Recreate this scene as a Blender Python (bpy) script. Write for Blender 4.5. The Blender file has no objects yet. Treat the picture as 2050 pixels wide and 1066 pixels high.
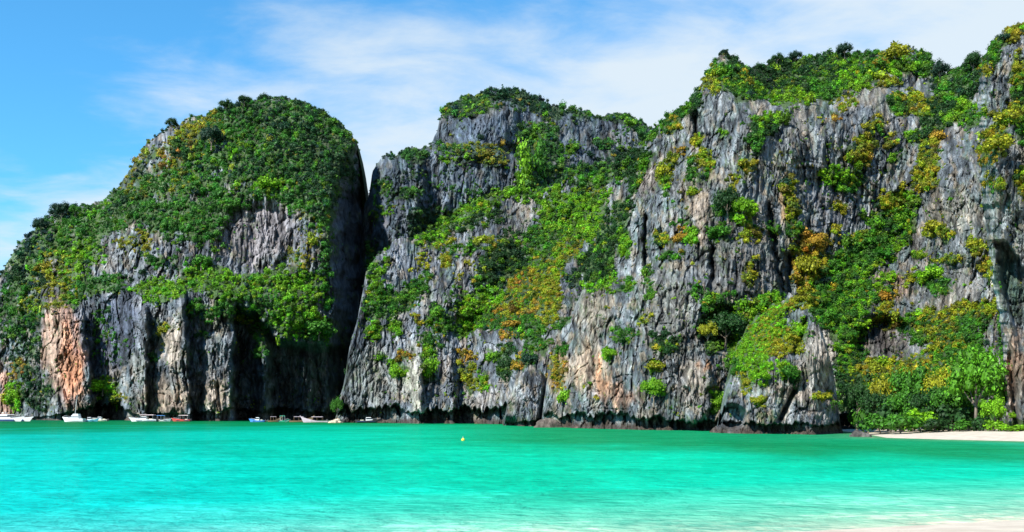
import bpy, math, random
import numpy as np
from mathutils import Vector

# ------------------------------------------------------------------ camera, sky, sun, exposure
S = bpy.context.scene
COL = S.collection
FPX, HOR, CX, CH = 1969.0, 830.0, 1025.0, 3.0       # focal length and horizon of the photograph, camera height in metres
SUN = Vector((-0.56, -0.50, 0.66)).normalized()     # towards the sun

cam = bpy.data.cameras.new('camera'); camo = bpy.data.objects.new('camera', cam); COL.objects.link(camo)
camo.location = (0, 0, CH); camo.rotation_euler = (math.radians(90), 0, 0)
cam.sensor_width = 36; cam.lens = FPX / 2050 * 36; cam.shift_y = (HOR - 533) / 2050
cam.clip_start = 0.5; cam.clip_end = 30000
S.camera = camo

W = bpy.data.worlds.new('World'); S.world = W; W.use_nodes = True
nt = W.node_tree; nt.nodes.clear()
def N(t, typ, **kw):
    n = t.nodes.new(typ)
    for k, v in kw.items(): setattr(n, k, v)
    return n
def math_node(t, op, a, b=None, c=None, clamp=False):
    n = N(t, 'ShaderNodeMath', operation=op); n.use_clamp = clamp
    for i, v in enumerate((a, b, c)):
        if v is None: continue
        if isinstance(v, (int, float)): n.inputs[i].default_value = v
        else: t.links.new(v, n.inputs[i])
    return n.outputs[0]
def mixc(t, f, a, b, blend='MIX'):
    n = N(t, 'ShaderNodeMix', data_type='RGBA', blend_type=blend)
    for s, v in ((n.inputs[0], f), (n.inputs[6], a), (n.inputs[7], b)):
        if isinstance(v, (int, float)): s.default_value = v
        elif isinstance(v, tuple): s.default_value = (*v, 1) if len(v) == 3 else v
        else: t.links.new(v, s)
    return n.outputs[2]
def ramp(t, v, lo, hi):
    n = N(t, 'ShaderNodeMapRange', interpolation_type='SMOOTHSTEP')
    t.links.new(v, n.inputs[0]); n.inputs[1].default_value = lo; n.inputs[2].default_value = hi
    return n.outputs[0]

sky = N(nt, 'ShaderNodeTexSky', sky_type='NISHITA'); sky.sun_disc = False
sky.sun_elevation = math.asin(SUN.z); sky.sun_rotation = math.atan2(SUN.x, SUN.y) % (2 * math.pi)
sky.air_density = 1.1; sky.dust_density = 0.3; sky.ozone_density = 2.0
tc = N(nt, 'ShaderNodeTexCoord'); sep = N(nt, 'ShaderNodeSeparateXYZ'); nt.links.new(tc.outputs['Generated'], sep.inputs[0])
dx, dy, dz = sep.outputs
tint = mixc(nt, 1.0, sky.outputs[0], (0.50, 1.28, 1.64), 'MULTIPLY')
# cirrus on a high plane: direction divided by its height
zz = math_node(nt, 'ADD', math_node(nt, 'MAXIMUM', dz, 0.0), 0.16)
comb = N(nt, 'ShaderNodeCombineXYZ')
nt.links.new(math_node(nt, 'DIVIDE', dx, zz), comb.inputs[0]); nt.links.new(math_node(nt, 'DIVIDE', dy, zz), comb.inputs[1])
def wnoise(scale, detail, rough, vs, rot=0.0, dist=0.0, off=(0, 0, 0)):
    mp = N(nt, 'ShaderNodeMapping'); mp.inputs['Scale'].default_value = vs; mp.inputs['Rotation'].default_value = (0, 0, rot)
    mp.inputs['Location'].default_value = off
    nt.links.new(comb.outputs[0], mp.inputs[0])
    n = N(nt, 'ShaderNodeTexNoise'); n.inputs['Scale'].default_value = scale; n.inputs['Detail'].default_value = detail
    n.inputs['Roughness'].default_value = rough; n.inputs['Distortion'].default_value = dist
    nt.links.new(mp.outputs[0], n.inputs[0]); return n.outputs[0]
big = wnoise(1.1, 4, 0.5, (1.0, 1.0, 1), 0.3, 0.3, (2.2, 0.4, 0))
fine = wnoise(3.4, 9, 0.60, (1.0, 1.5, 1), -0.35, 0.25, (0.3, 1.1, 0))
# cover grows towards the right of the view and towards the horizon
cov = math_node(nt, 'ADD', math_node(nt, 'ADD', math_node(nt, 'MINIMUM', math_node(nt, 'MULTIPLY', dx, 1.25), 0.26), math_node(nt, 'MULTIPLY', dz, -2.5)), 0.87)
s1 = math_node(nt, 'ADD', math_node(nt, 'MULTIPLY_ADD', big, 1.5, -0.40), math_node(nt, 'MULTIPLY', fine, 0.95))
s2 = math_node(nt, 'ADD', s1, cov)
cl = ramp(nt, s2, 0.46, 1.12)
cl = math_node(nt, 'MULTIPLY', cl, 0.93)
skyc = mixc(nt, cl, tint, (5.5, 6.2, 6.7))
bg = N(nt, 'ShaderNodeBackground'); bg.inputs[1].default_value = 0.085
nt.links.new(skyc, bg.inputs[0])
wo = N(nt, 'ShaderNodeOutputWorld'); nt.links.new(bg.outputs[0], wo.inputs[0])

sl = bpy.data.lights.new('sun', 'SUN'); sl.energy = 5.0; sl.angle = math.radians(0.5); sl.color = (1.0, 0.95, 0.87)
so = bpy.data.objects.new('sun', sl); COL.objects.link(so)
so.rotation_euler = SUN.to_track_quat('Z', 'Y').to_euler()
vs_ = S.view_settings; vs_.view_transform = 'Standard'; vs_.look = 'None'; vs_.gamma = 1.0; vs_.exposure = 0.75
vs_.use_curve_mapping = False
S.render.engine = 'CYCLES'; S.cycles.max_bounces = 4; S.cycles.diffuse_bounces = 2; S.cycles.glossy_bounces = 2
S.cycles.transparent_max_bounces = 4

# ------------------------------------------------------------------ noise in numpy
RS = np.random.RandomState(7)
PERM = np.concatenate([RS.permutation(256)] * 3)
ang = RS.rand(256, 3) * 2 - 1; GR = ang / np.linalg.norm(ang, axis=1)[:, None]
def perlin(x, y, z):
    x, y, z = np.broadcast_arrays(np.asarray(x, float), y, z)
    xi, yi, zi = np.floor(x).astype(int), np.floor(y).astype(int), np.floor(z).astype(int)
    fx, fy, fz = x - xi, y - yi, z - zi
    u, v, w = (f * f * f * (f * (f * 6 - 15) + 10) for f in (fx, fy, fz))
    xi &= 255; yi &= 255; zi &= 255
    r = 0
    for a in (0, 1):
        wa = u if a else 1 - u
        for b in (0, 1):
            wb = v if b else 1 - v
            for c in (0, 1):
                wc = w if c else 1 - w
                h = PERM[PERM[PERM[(xi + a) & 255] + ((yi + b) & 255)] + ((zi + c) & 255)]
                g = GR[h]
                r = r + wa * wb * wc * (g[..., 0] * (fx - a) + g[..., 1] * (fy - b) + g[..., 2] * (fz - c))
    return r * 1.6
def fbm(x, y, z, o=3, g=0.5):
    s, a, f = 0, 1, 1
    for k in range(o):
        s = s + a * perlin(x * f + 17 * k, y * f + 31 * k, z * f); a *= g; f *= 2.03
    return s
def ridged(x, y, z, o=2, g=0.5):
    s, a, f = 0, 1, 1
    for k in range(o):
        s = s + a * (1 - 2.2 * np.abs(perlin(x * f + 7 * k, y * f + 11 * k, z * f))); a *= g; f *= 2.1
    return s
def hash2(i, j, k):
    return PERM[PERM[(i & 255)] + (j & 255) + k & 511] / 255.0
def worley(x, y, seed=0):
    """distance to the nearest and second cell, and a random value of the nearest cell"""
    xi, yi = np.floor(x).astype(int), np.floor(y).astype(int)
    f1 = np.full(x.shape, 9.0); f2 = np.full(x.shape, 9.0); cid = np.zeros(x.shape); cid2 = np.zeros(x.shape)
    for a in (-1, 0, 1):
        for b in (-1, 0, 1):
            ci, cj = xi + a, yi + b
            jx = hash2(ci, cj, 3 + seed); jy = hash2(ci, cj, 91 + seed)
            d = np.hypot(ci + jx - x, cj + jy - y)
            r = hash2(ci, cj, 170 + seed)
            near = d < f1
            f2 = np.where(near, f1, np.minimum(f2, d)); cid = np.where(near, r, cid); f1 = np.where(near, d, f1)
    return f1, f2, cid
def sstep(a, b, x):
    t = np.clip((x - a) / (b - a), 0, 1); return t * t * (3 - 2 * t)
def pl(x, pts):
    p = np.array(pts, float); return np.interp(x, p[:, 0], p[:, 1])
def rbf(pts):
    P = np.array(pts, float); X = P[:, :2] / 500.0; n = len(P)
    d = np.linalg.norm(X[:, None] - X[None], axis=2)
    K = np.where(d > 0, d * d * np.log(d + 1e-12), 0) + np.eye(n) * 0.004
    A = np.zeros((n + 3, n + 3)); A[:n, :n] = K; A[:n, n] = 1; A[:n, n + 1:] = X; A[n, :n] = 1; A[n + 1:, :n] = X.T
    w = np.linalg.solve(A, np.concatenate([P[:, 2], [0, 0, 0]]))
    def f(px, py):
        x, y = px / 500.0, py / 500.0
        r = w[n] + w[n + 1] * x + w[n + 2] * y
        for k in range(n):
            d2 = (x - X[k, 0]) ** 2 + (y - X[k, 1]) ** 2
            r = r + w[k] * 0.5 * d2 * np.log(d2 + 1e-12)
        return r
    return f

# ------------------------------------------------------------------ materials
def new_mat(name):
    m = bpy.data.materials.new(name); m.use_nodes = True; t = m.node_tree; t.nodes.clear()
    o = N(t, 'ShaderNodeOutputMaterial'); p = N(t, 'ShaderNodeBsdfPrincipled'); t.links.new(p.outputs[0], o.inputs[0])
    return m, t, p, o
def tnoise(t, scale, detail=5, rough=0.6, vs=(1, 1, 1), dist=0.0):
    c = N(t, 'ShaderNodeTexCoord'); mp = N(t, 'ShaderNodeMapping'); mp.inputs['Scale'].default_value = vs
    t.links.new(c.outputs['Object'], mp.inputs[0])
    n = N(t, 'ShaderNodeTexNoise'); n.inputs['Scale'].default_value = scale; n.inputs['Detail'].default_value = detail
    n.inputs['Roughness'].default_value = rough; n.inputs['Distortion'].default_value = dist
    t.links.new(mp.outputs[0], n.inputs[0]); return n.outputs[0]
def bump(t, p, h, dist, strength=1.0):
    b = N(t, 'ShaderNodeBump'); b.inputs['Distance'].default_value = dist; b.inputs['Strength'].default_value = strength
    t.links.new(h, b.inputs['Height']); t.links.new(b.outputs[0], p.inputs['Normal'])
def rock_mat(name, ws):
    """limestone; ws is the grain size in metres"""
    m, t, p, o = new_mat(name)
    at = N(t, 'ShaderNodeAttribute', attribute_name='col')
    n1 = tnoise(t, 1.0 / ws, 8, 0.65, (1, 1, 0.28))
    n2 = tnoise(t, 0.22 / ws, 6, 0.6, (1, 1, 0.5))
    k = math_node(t, 'ADD', math_node(t, 'MULTIPLY', ramp(t, n1, 0.3, 0.72), 0.75), 0.62)
    k = math_node(t, 'MULTIPLY', k, math_node(t, 'ADD', math_node(t, 'MULTIPLY', ramp(t, n2, 0.3, 0.7), 0.35), 0.8))
    cb = N(t, 'ShaderNodeCombineColor')
    for i in range(3): t.links.new(k, cb.inputs[i])
    t.links.new(mixc(t, 1.0, at.outputs[0], cb.outputs[0], 'MULTIPLY'), p.inputs['Base Color'])
    p.inputs['Roughness'].default_value = 0.92; p.inputs['Specular IOR Level'].default_value = 0.2
    bump(t, p, n1, ws * 1.1)
    return m
MR = {'far': rock_mat('grey_limestone_far', 1.4), 'mid': rock_mat('grey_limestone_mid', 1.0), 'near': rock_mat('grey_limestone_near', 0.6)}

def leaf_mat(name, instancer):
    m, t, p, o = new_mat(name)
    oi = N(t, 'ShaderNodeObjectInfo')
    if instancer:
        a = N(t, 'ShaderNodeAttribute', attribute_type='INSTANCER', attribute_name='tint'); c = a.outputs[0]
    else: c = oi.outputs['Color']
    at = N(t, 'ShaderNodeAttribute', attribute_name='leafvar')
    k = math_node(t, 'ADD', math_node(t, 'MULTIPLY', at.outputs['Fac'], 1.3), 0.4)
    cb = N(t, 'ShaderNodeCombineColor')
    for i in range(3): t.links.new(k, cb.inputs[i])
    c = mixc(t, 1.0, c, cb.outputs[0], 'MULTIPLY')
    t.links.new(c, p.inputs['Base Color']); p.inputs['Roughness'].default_value = 0.6; p.inputs['Specular IOR Level'].default_value = 0.25
    tr = N(t, 'ShaderNodeBsdfTranslucent'); t.links.new(c, tr.inputs[0])
    mx = N(t, 'ShaderNodeMixShader'); mx.inputs[0].default_value = 0.22
    t.links.new(p.outputs[0], mx.inputs[1]); t.links.new(tr.outputs[0], mx.inputs[2]); t.links.new(mx.outputs[0], o.inputs[0])
    return m
M_LEAF_I = leaf_mat('leaves_ground_cover', True); M_LEAF = leaf_mat('leaves', False)
def plain(name, c, rough=0.5, metal=0.0, var=0.15, scale=3.0):
    m, t, p, o = new_mat(name)
    n = tnoise(t, scale, 4)
    k = ramp(t, n, 0.3, 0.7)
    t.links.new(mixc(t, k, tuple(v * (1 - var) for v in c), tuple(min(1, v * (1 + var)) for v in c)), p.inputs['Base Color'])
    p.inputs['Roughness'].default_value = rough; p.inputs['Metallic'].default_value = metal
    return m
M_BARK = plain('bark', (0.16, 0.13, 0.10), 0.9, 0, 0.4, 6)

# ------------------------------------------------------------------ mesh helpers
def grid_mesh(name, P, mat, cols=None, smooth=False, flip=False):
    h, w, _ = P.shape
    me = bpy.data.meshes.new(name); me.vertices.add(h * w); me.vertices.foreach_set('co', P.reshape(-1).astype(np.float32))
    idx = np.arange(h * w).reshape(h, w)
    q = np.stack([idx[:-1, :-1], idx[1:, :-1], idx[1:, 1:], idx[:-1, 1:]], -1).reshape(-1, 4)
    if flip: q = q[:, ::-1]
    me.loops.add(q.size); me.loops.foreach_set('vertex_index', q.reshape(-1).astype(np.int32))
    me.polygons.add(len(q)); me.polygons.foreach_set('loop_start', np.arange(0, q.size, 4, dtype=np.int32))
    me.polygons.foreach_set('use_smooth', np.full(len(q), smooth))
    me.update(calc_edges=True)
    if cols is not None:
        a = me.attributes.new('col', 'FLOAT_COLOR', 'POINT')
        c = np.ones((h * w, 4), np.float32); c[:, :3] = cols.reshape(-1, 3); a.data.foreach_set('color', c.reshape(-1))
    me.materials.append(mat)
    o = bpy.data.objects.new(name, me); COL.objects.link(o); return o
def tag(o, label=None, cat=None, group=None, kind=None):
    for k, v in (('label', label), ('category', cat), ('group', group), ('kind', kind)):
        if v: o[k] = v
    return o
def world(px, py, D):
    return np.stack([(px - CX) / FPX * D, D + 0 * px, CH + (HOR - py) / FPX * D], -1)

# ------------------------------------------------------------------ what grows where on the cliffs, and rock tints: stains and painted shade
def ell(s, px, py):
    cx, cy, rx, ry, a = s[:5]; a = math.radians(a); c, sn = math.cos(a), math.sin(a)
    x, y = px - cx, py - cy
    return np.sqrt(((x * c + y * sn) / rx) ** 2 + ((-x * sn + y * c) / ry) ** 2)
CG = dict(d=(0.018, 0.060, 0.012), g=(0.046, 0.160, 0.011), l=(0.140, 0.320, 0.008), y=(0.255, 0.265, 0.012),
          m=(0.080, 0.235, 0.010), o=(0.360, 0.225, 0.022), b=(0.014, 0.046, 0.024))

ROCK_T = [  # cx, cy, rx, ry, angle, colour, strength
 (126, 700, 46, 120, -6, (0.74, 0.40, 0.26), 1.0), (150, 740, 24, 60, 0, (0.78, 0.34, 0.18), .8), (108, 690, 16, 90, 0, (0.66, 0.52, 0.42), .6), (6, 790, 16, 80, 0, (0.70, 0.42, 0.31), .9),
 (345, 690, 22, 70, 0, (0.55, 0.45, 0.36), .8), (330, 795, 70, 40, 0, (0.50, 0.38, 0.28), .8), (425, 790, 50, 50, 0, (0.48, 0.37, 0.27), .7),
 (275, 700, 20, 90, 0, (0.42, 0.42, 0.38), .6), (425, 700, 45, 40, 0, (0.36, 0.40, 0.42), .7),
 (225, 660, 75, 100, 20, (0.13, 0.15, 0.21), .9), (520, 465, 95, 75, 0, (0.37, 0.33, 0.34), .8), (570, 720, 140, 120, 0, (0.10, 0.13, 0.16), .6),  # first and last strokes: shade of the recesses painted into the rock colour
 (690, 550, 46, 280, 0, (0.08, 0.10, 0.13), .95), (110, 540, 20, 30, 0, (0.45, 0.35, 0.28), .5),  # first stroke: shade of the dome's right flank painted into the rock colour
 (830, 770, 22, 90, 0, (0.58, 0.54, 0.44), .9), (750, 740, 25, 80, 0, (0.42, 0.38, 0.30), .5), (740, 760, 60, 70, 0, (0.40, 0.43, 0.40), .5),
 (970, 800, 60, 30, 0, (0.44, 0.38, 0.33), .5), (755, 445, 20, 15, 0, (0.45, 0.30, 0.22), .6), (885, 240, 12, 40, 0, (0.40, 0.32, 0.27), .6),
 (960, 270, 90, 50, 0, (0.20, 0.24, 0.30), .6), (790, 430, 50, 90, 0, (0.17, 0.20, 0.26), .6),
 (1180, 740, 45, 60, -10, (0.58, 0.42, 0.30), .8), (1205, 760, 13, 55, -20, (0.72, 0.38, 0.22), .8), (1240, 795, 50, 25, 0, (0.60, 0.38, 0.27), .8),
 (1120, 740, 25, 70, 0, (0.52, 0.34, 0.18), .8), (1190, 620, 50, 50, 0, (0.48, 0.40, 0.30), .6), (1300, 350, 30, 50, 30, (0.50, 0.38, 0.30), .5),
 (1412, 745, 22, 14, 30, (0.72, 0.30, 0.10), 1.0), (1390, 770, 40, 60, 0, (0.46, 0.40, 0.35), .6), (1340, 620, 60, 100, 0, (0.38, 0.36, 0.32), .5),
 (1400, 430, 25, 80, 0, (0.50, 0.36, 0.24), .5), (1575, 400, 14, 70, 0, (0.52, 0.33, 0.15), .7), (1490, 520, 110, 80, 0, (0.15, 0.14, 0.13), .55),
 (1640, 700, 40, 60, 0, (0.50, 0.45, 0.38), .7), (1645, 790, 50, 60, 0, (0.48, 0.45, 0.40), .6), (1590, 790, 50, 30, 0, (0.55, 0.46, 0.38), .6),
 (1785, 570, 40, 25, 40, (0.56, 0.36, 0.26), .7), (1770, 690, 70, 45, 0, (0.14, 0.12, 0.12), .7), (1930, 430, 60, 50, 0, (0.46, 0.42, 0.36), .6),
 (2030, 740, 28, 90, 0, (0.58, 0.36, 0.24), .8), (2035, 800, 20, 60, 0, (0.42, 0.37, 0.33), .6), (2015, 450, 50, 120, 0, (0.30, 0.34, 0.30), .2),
 (2022, 570, 24, 90, -22, (0.07, 0.13, 0.11), .9), (1993, 570, 9, 100, -12, (0.62, 0.63, 0.58), .95), (2012, 720, 10, 60, 0, (0.50, 0.50, 0.47), .8), (1930, 590, 40, 60, 0, (0.40, 0.34, 0.28), .4), (1660, 430, 60, 60, 0, (0.27, 0.28, 0.33), .4),  # first two strokes: shaded hollow and lit edge of the pillar painted as colour
]
VEG = [  # cx, cy, rx, ry, angle, kind, strength
 (560, 255, 170, 62, 10, 'g', 1), (480, 325, 130, 80, 0, 'g', 1), (645, 330, 70, 110, 0, 'd', 1.1), (560, 232, 130, 38, 5, 'd', 1), (540, 320, 90, 60, 0, 'd', .9),
 (395, 272, 62, 30, -25, 'y', 1), (420, 262, 30, 45, 0, 'y', .9), (345, 320, 60, 22, -40, 'o', .5), (370, 345, 50, 25, -50, 'y', .8), (425, 285, 26, 26, 0, 'b', 1),
 (375, 305, 30, 22, 0, 'd', 1), (540, 372, 48, 22, 0, 'l', 1), (510, 300, 25, 18, 0, 'l', .8), (465, 300, 25, 30, 0, 'l', .6), (610, 385, 70, 40, 0, 'g', 1),
 (330, 400, 100, 60, -20, 'g', .95), (400, 425, 95, 60, -10, 'g', 1), (420, 470, 45, 35, 0, 'g', 1), (290, 350, 35, 65, 35, 'y', .7), (300, 330, 60, 14, -52, 'b', .8),
 (245, 425, 70, 45, -30, 'g', .95), (255, 400, 40, 15, -40, 'd', .9), (150, 470, 90, 45, -20, 'g', .95), (160, 505, 45, 30, 0, 'l', 1.1), (195, 425, 40, 12, -30, 'l', .8),
 (125, 425, 24, 18, 0, 'b', 1.2), (85, 480, 45, 26, -40, 'b', .9), (50, 540, 45, 45, 0, 'd', .8), (105, 560, 60, 60, 0, 'y', .7), (150, 555, 25, 40, 0, 'l', .8), (140, 545, 10, 10, 0, 'o', .9),
 (40, 620, 50, 60, 0, 'g', .75), (60, 610, 30, 20, 0, 'y', .7), (45, 690, 45, 60, 0, 'd', .55), (30, 790, 16, 36, 0, 'l', .9), (38, 738, 14, 22, 0, 'o', .8), (75, 780, 30, 40, 0, 'd', .5),
 (200, 570, 55, 18, -5, 'g', 1.1), (150, 600, 20, 22, 0, 'g', .9), (320, 578, 52, 20, 8, 'l', 1.2), (300, 600, 20, 20, 0, 'l', .8), (308, 520, 20, 16, 0, 'g', .9), (410, 560, 55, 26, -5, 'l', 1.2), (405, 530, 22, 14, 0, 'g', 1),
 (460, 585, 60, 18, 10, 'l', 1.1), (530, 570, 65, 24, 0, 'l', 1.1), (520, 590, 40, 30, 0, 'g', .9), (598, 575, 50, 40, 0, 'l', 1.2), (590, 640, 55, 40, 15, 'l', 1.1), (640, 660, 40, 26, 0, 'g', 1.2), (560, 625, 25, 40, 0, 'g', .8),
 (640, 430, 32, 40, 0, 'g', 1), (655, 500, 14, 60, 0, 'g', .9), (662, 590, 14, 50, 0, 'g', .6), (615, 470, 28, 60, 10, 'y', .55), (600, 520, 25, 30, 0, 'y', .6),
 (210, 776, 30, 16, 0, 'l', 1.2), (238, 800, 14, 10, 0, 'y', .7), (330, 660, 11, 18, 0, 'y', .9), (310, 712, 12, 10, 0, 'g', .9), (400, 625, 32, 20, 20, 'g', .7), (450, 620, 40, 18, 0, 'g', .8), (490, 640, 20, 16, 0, 'y', .7),
 (520, 660, 14, 60, 0, 'g', .7), (400, 670, 16, 10, 0, 'd', .8), (215, 640, 40, 30, 0, 'g', .25), (220, 700, 40, 30, 0, 'g', .25), (270, 480, 40, 30, 0, 'y', .4), (360, 520, 30, 20, 0, 'g', .35), (480, 372, 38, 18, 0, 'y', .3),
 (250, 560, 50, 20, 0, 'd', .3), (390, 350, 30, 26, 0, 'b', .7),
 # far summit
 (935, 212, 60, 22, -12, 'g', 1), (945, 222, 46, 14, -5, 'l', .8), (1000, 190, 100, 10, 3, 'd', 1), (1085, 212, 42, 22, 35, 'd', 1), (1030, 210, 50, 14, 0, 'd', .5), (905, 300, 40, 10, 0, 'g', .7), (970, 310, 55, 24, 10, 'y', .75), (925, 315, 40, 14, 0, 'l', .5),
 (1075, 290, 46, 44, 0, 'g', 1.1), (1075, 265, 26, 14, 0, 'l', .8), (1060, 302, 20, 12, 0, 'y', .9), (1050, 360, 11, 46, 0, 'l', 1.2), (1078, 350, 11, 48, 0, 'g', 1.1), (1105, 330, 30, 34, 0, 'g', .8), (1060, 385, 45, 10, 0, 'l', .9),
 (830, 312, 32, 14, -10, 'g', .8), (800, 305, 34, 10, -20, 'd', .8), (765, 375, 26, 20, 0, 'g', .6), (830, 345, 20, 20, 0, 'd', .5), (810, 390, 34, 14, 0, 'g', .7), (765, 430, 24, 22, 0, 'l', .6), (860, 450, 60, 36, 0, 'd', .8), (895, 440, 26, 18, 0, 'g', .8),
 (1150, 225, 36, 9, 5, 'g', .9), (1160, 240, 30, 12, 0, 'd', .4), (1235, 238, 50, 9, 12, 'g', .9), (1290, 262, 30, 10, 30, 'g', .8), (1140, 300, 24, 12, 0, 'l', .7), (1215, 285, 60, 12, -25, 'g', .9), (1230, 320, 60, 24, 0, 'd', .6), (1190, 350, 60, 24, 0, 'g', .9), (1270, 320, 24, 50, 20, 'd', .8), (900, 350, 60, 20, 0, 'g', .3), (950, 380, 60, 16, 0, 'g', .4),
 # central slope
 (935, 425, 105, 15, -27, 'l', 1.3), (865, 475, 36, 16, 0, 'l', .9), (845, 450, 40, 24, 0, 'd', .8), (1035, 386, 50, 9, 0, 'l', .9), (960, 445, 50, 12, -20, 'd', .7), (757, 555, 11, 52, 24, 'l', 1.3), (740, 520, 14, 40, 0, 'g', .7), (765, 610, 40, 30, 0, 'g', .8), (748, 660, 14, 22, 0, 'l', .9), (790, 655, 18, 22, 0, 'l', .7),
 (825, 580, 44, 16, -45, 'g', .9), (800, 610, 34, 20, 0, 'g', .6), (880, 640, 34, 26, 0, 'g', .7), (855, 645, 25, 12, 0, 'y', .6), (858, 728, 15, 38, 0, 'l', 1.2), (795, 742, 16, 20, 0, 'l', 1), (805, 713, 22, 9, -20, 'o', .7), (765, 717, 12, 9, 0, 'l', .8), (895, 520, 14, 22, 0, 'y', .7), (930, 500, 50, 14, -10, 'g', .7), (880, 490, 40, 10, 0, 'y', .6), (980, 490, 40, 16, 0, 'y', .6),
 (940, 755, 18, 34, 10, 'y', .8), (965, 765, 14, 22, 0, 'l', .7), (985, 713, 14, 10, 0, 'l', .9), (1012, 725, 18, 36, 0, 'd', 1), (1035, 730, 22, 10, -20, 'o', .7), (1060, 715, 16, 14, 0, 'g', 1), (935, 720, 24, 12, 0, 'o', .4), (900, 590, 20, 16, 0, 'g', .3), (920, 560, 14, 20, 0, 'y', .3), (840, 530, 30, 14, -30, 'y', .3), (960, 540, 20, 26, 0, 'y', .3), (860, 680, 20, 16, 0, 'g', .5),
 (1010, 520, 44, 50, 30, 'd', 1), (985, 560, 30, 20, 0, 'd', 1), (1090, 480, 60, 34, -50, 'g', 1), (1125, 440, 50, 60, -20, 'l', 1.1), (1170, 400, 50, 26, -10, 'l', 1), (1180, 385, 26, 7, 0, 'y', 1.1), (1180, 440, 34, 50, 20, 'l', 1), (1085, 545, 70, 34, -48, 'l', 1.1), (1130, 510, 60, 22, -50, 'y', 1),
 (1060, 580, 70, 30, -45, 'y', 1.2), (1035, 615, 60, 26, -15, 'o', 1), (1055, 570, 34, 30, -40, 'o', 1.2), (1085, 575, 50, 24, -48, 'y', 1.4), (1045, 600, 50, 20, -30, 'y', 1.3), (965, 610, 50, 36, -20, 'l', 1.2), (990, 645, 50, 18, 0, 'g', 1.2), (1060, 655, 36, 26, 0, 'g', 1.2), (1040, 600, 22, 16, 0, 'd', 1), (1020, 670, 20, 10, 0, 'o', .8), (1075, 690, 26, 20, 0, 'g', 1), (930, 660, 20, 20, 0, 'l', .8), (1100, 620, 20, 40, 20, 'y', .9), (1130, 350, 40, 26, 0, 'd', .5),
 # right wall
 (1222, 470, 26, 74, 25, 'd', 1.2), (1195, 535, 34, 30, 0, 'd', 1.1), (1250, 485, 12, 26, 0, 'l', 1.1), (1205, 570, 34, 14, -10, 'l', .8), (1255, 578, 16, 10, 0, 'g', .9), (1150, 560, 16, 18, 0, 'b', .8), (1282, 350, 10, 50, 20, 'g', .8), (1120, 645, 18, 12, -20, 'g', .9), (1125, 700, 10, 14, 0, 'g', .8),
 (1355, 232, 52, 11, -42, 'g', 1.1), (1345, 252, 14, 16, 0, 'y', 1), (1395, 205, 20, 10, -50, 'd', 1), (1450, 148, 46, 22, 0, 'g', 1), (1430, 160, 26, 26, -50, 'y', .9), (1480, 140, 30, 14, 30, 'd', .9), (1505, 178, 60, 20, 10, 'l', .7), (1500, 185, 60, 16, 10, 'g', 1), (1600, 148, 115, 32, -6, 'd', 1.2), (1580, 165, 60, 14, 0, 'y', .5), (1590, 192, 55, 18, 0, 'l', 1.1), (1650, 175, 45, 26, 0, 'g', 1),
 (1700, 150, 55, 36, 0, 'l', .95), (1690, 112, 40, 12, 0, 'd', 1), (1740, 130, 40, 22, 0, 'g', 1), (1760, 128, 12, 7, 0, 'o', 1.3), (1785, 110, 34, 14, 0, 'y', 1.2), (1800, 130, 30, 20, 0, 'l', .7), (1770, 165, 40, 12, 0, 'y', .6), (1830, 210, 44, 20, 10, 'y', 1), (1800, 205, 26, 18, 0, 'g', .9), (1850, 130, 24, 22, 40, 'g', .8), (1878, 150, 18, 26, -10, 'b', 1.2),
 (1910, 170, 44, 30, -30, 'g', 1.1), (1945, 145, 20, 26, 0, 'd', 1.2), (1900, 200, 60, 26, -40, 'd', 1.1), (1865, 258, 46, 18, -40, 'd', 1), (1848, 270, 26, 14, -30, 'l', .8), (1922, 225, 34, 10, -48, 'l', 1.3), (1940, 240, 18, 24, 0, 'g', 1.1), (1875, 277, 13, 11, 0, 'o', 1.3), (1855, 297, 20, 14, 0, 'y', .9), (1852, 345, 26, 34, 15, 'y', .9),
 (1725, 305, 24, 34, 20, 'y', 1), (1735, 300, 10, 18, 0, 'o', .8), (1690, 355, 40, 20, 0, 'l', 1.1), (1690, 370, 26, 12, 0, 'g', .8), (1755, 250, 22, 14, 0, 'y', .8), (1782, 282, 11, 10, 0, 'y', 1), (1790, 315, 16, 12, 0, 'g', .5), (1690, 205, 22, 12, 0, 'y', .5), (1670, 235, 16, 10, 0, 'o', .4),
 (1535, 243, 32, 15, 0, 'l', 1), (1530, 258, 30, 14, 0, 'd', 1), (1512, 290, 13, 26, 0, 'g', 1), (1500, 330, 22, 14, 0, 'y', .8), (1395, 282, 9, 8, 0, 'y', 1.3), (1365, 303, 11, 8, 0, 'o', 1.1), (1340, 325, 20, 9, -20, 'y', 1), (1328, 352, 16, 20, 0, 'y', 1), (1335, 375, 9, 16, 0, 'l', .9), (1405, 320, 22, 28, 0, 'y', .6), (1395, 350, 24, 16, 0, 'g', .6), (1385, 385, 12, 9, 0, 'y', 1),
 (1450, 270, 9, 7, 0, 'l', .9), (1465, 365, 9, 22, 0, 'y', .6), (1455, 415, 26, 24, 0, 'g', 1.1), (1480, 425, 24, 22, 0, 'l', .8), (1438, 468, 22, 12, 0, 'g', 1.1), (1323, 480, 14, 18, 0, 'y', 1), (1362, 478, 12, 9, 0, 'o', 1.2), (1382, 472, 8, 18, 0, 'l', 1.1), (1365, 448, 14, 10, 0, 'g', .8), (1345, 515, 22, 10, 0, 'g', .5), (1500, 470, 24, 20, 0, 'y', .4), (1545, 455, 14, 14, 0, 'g', .5),
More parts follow.
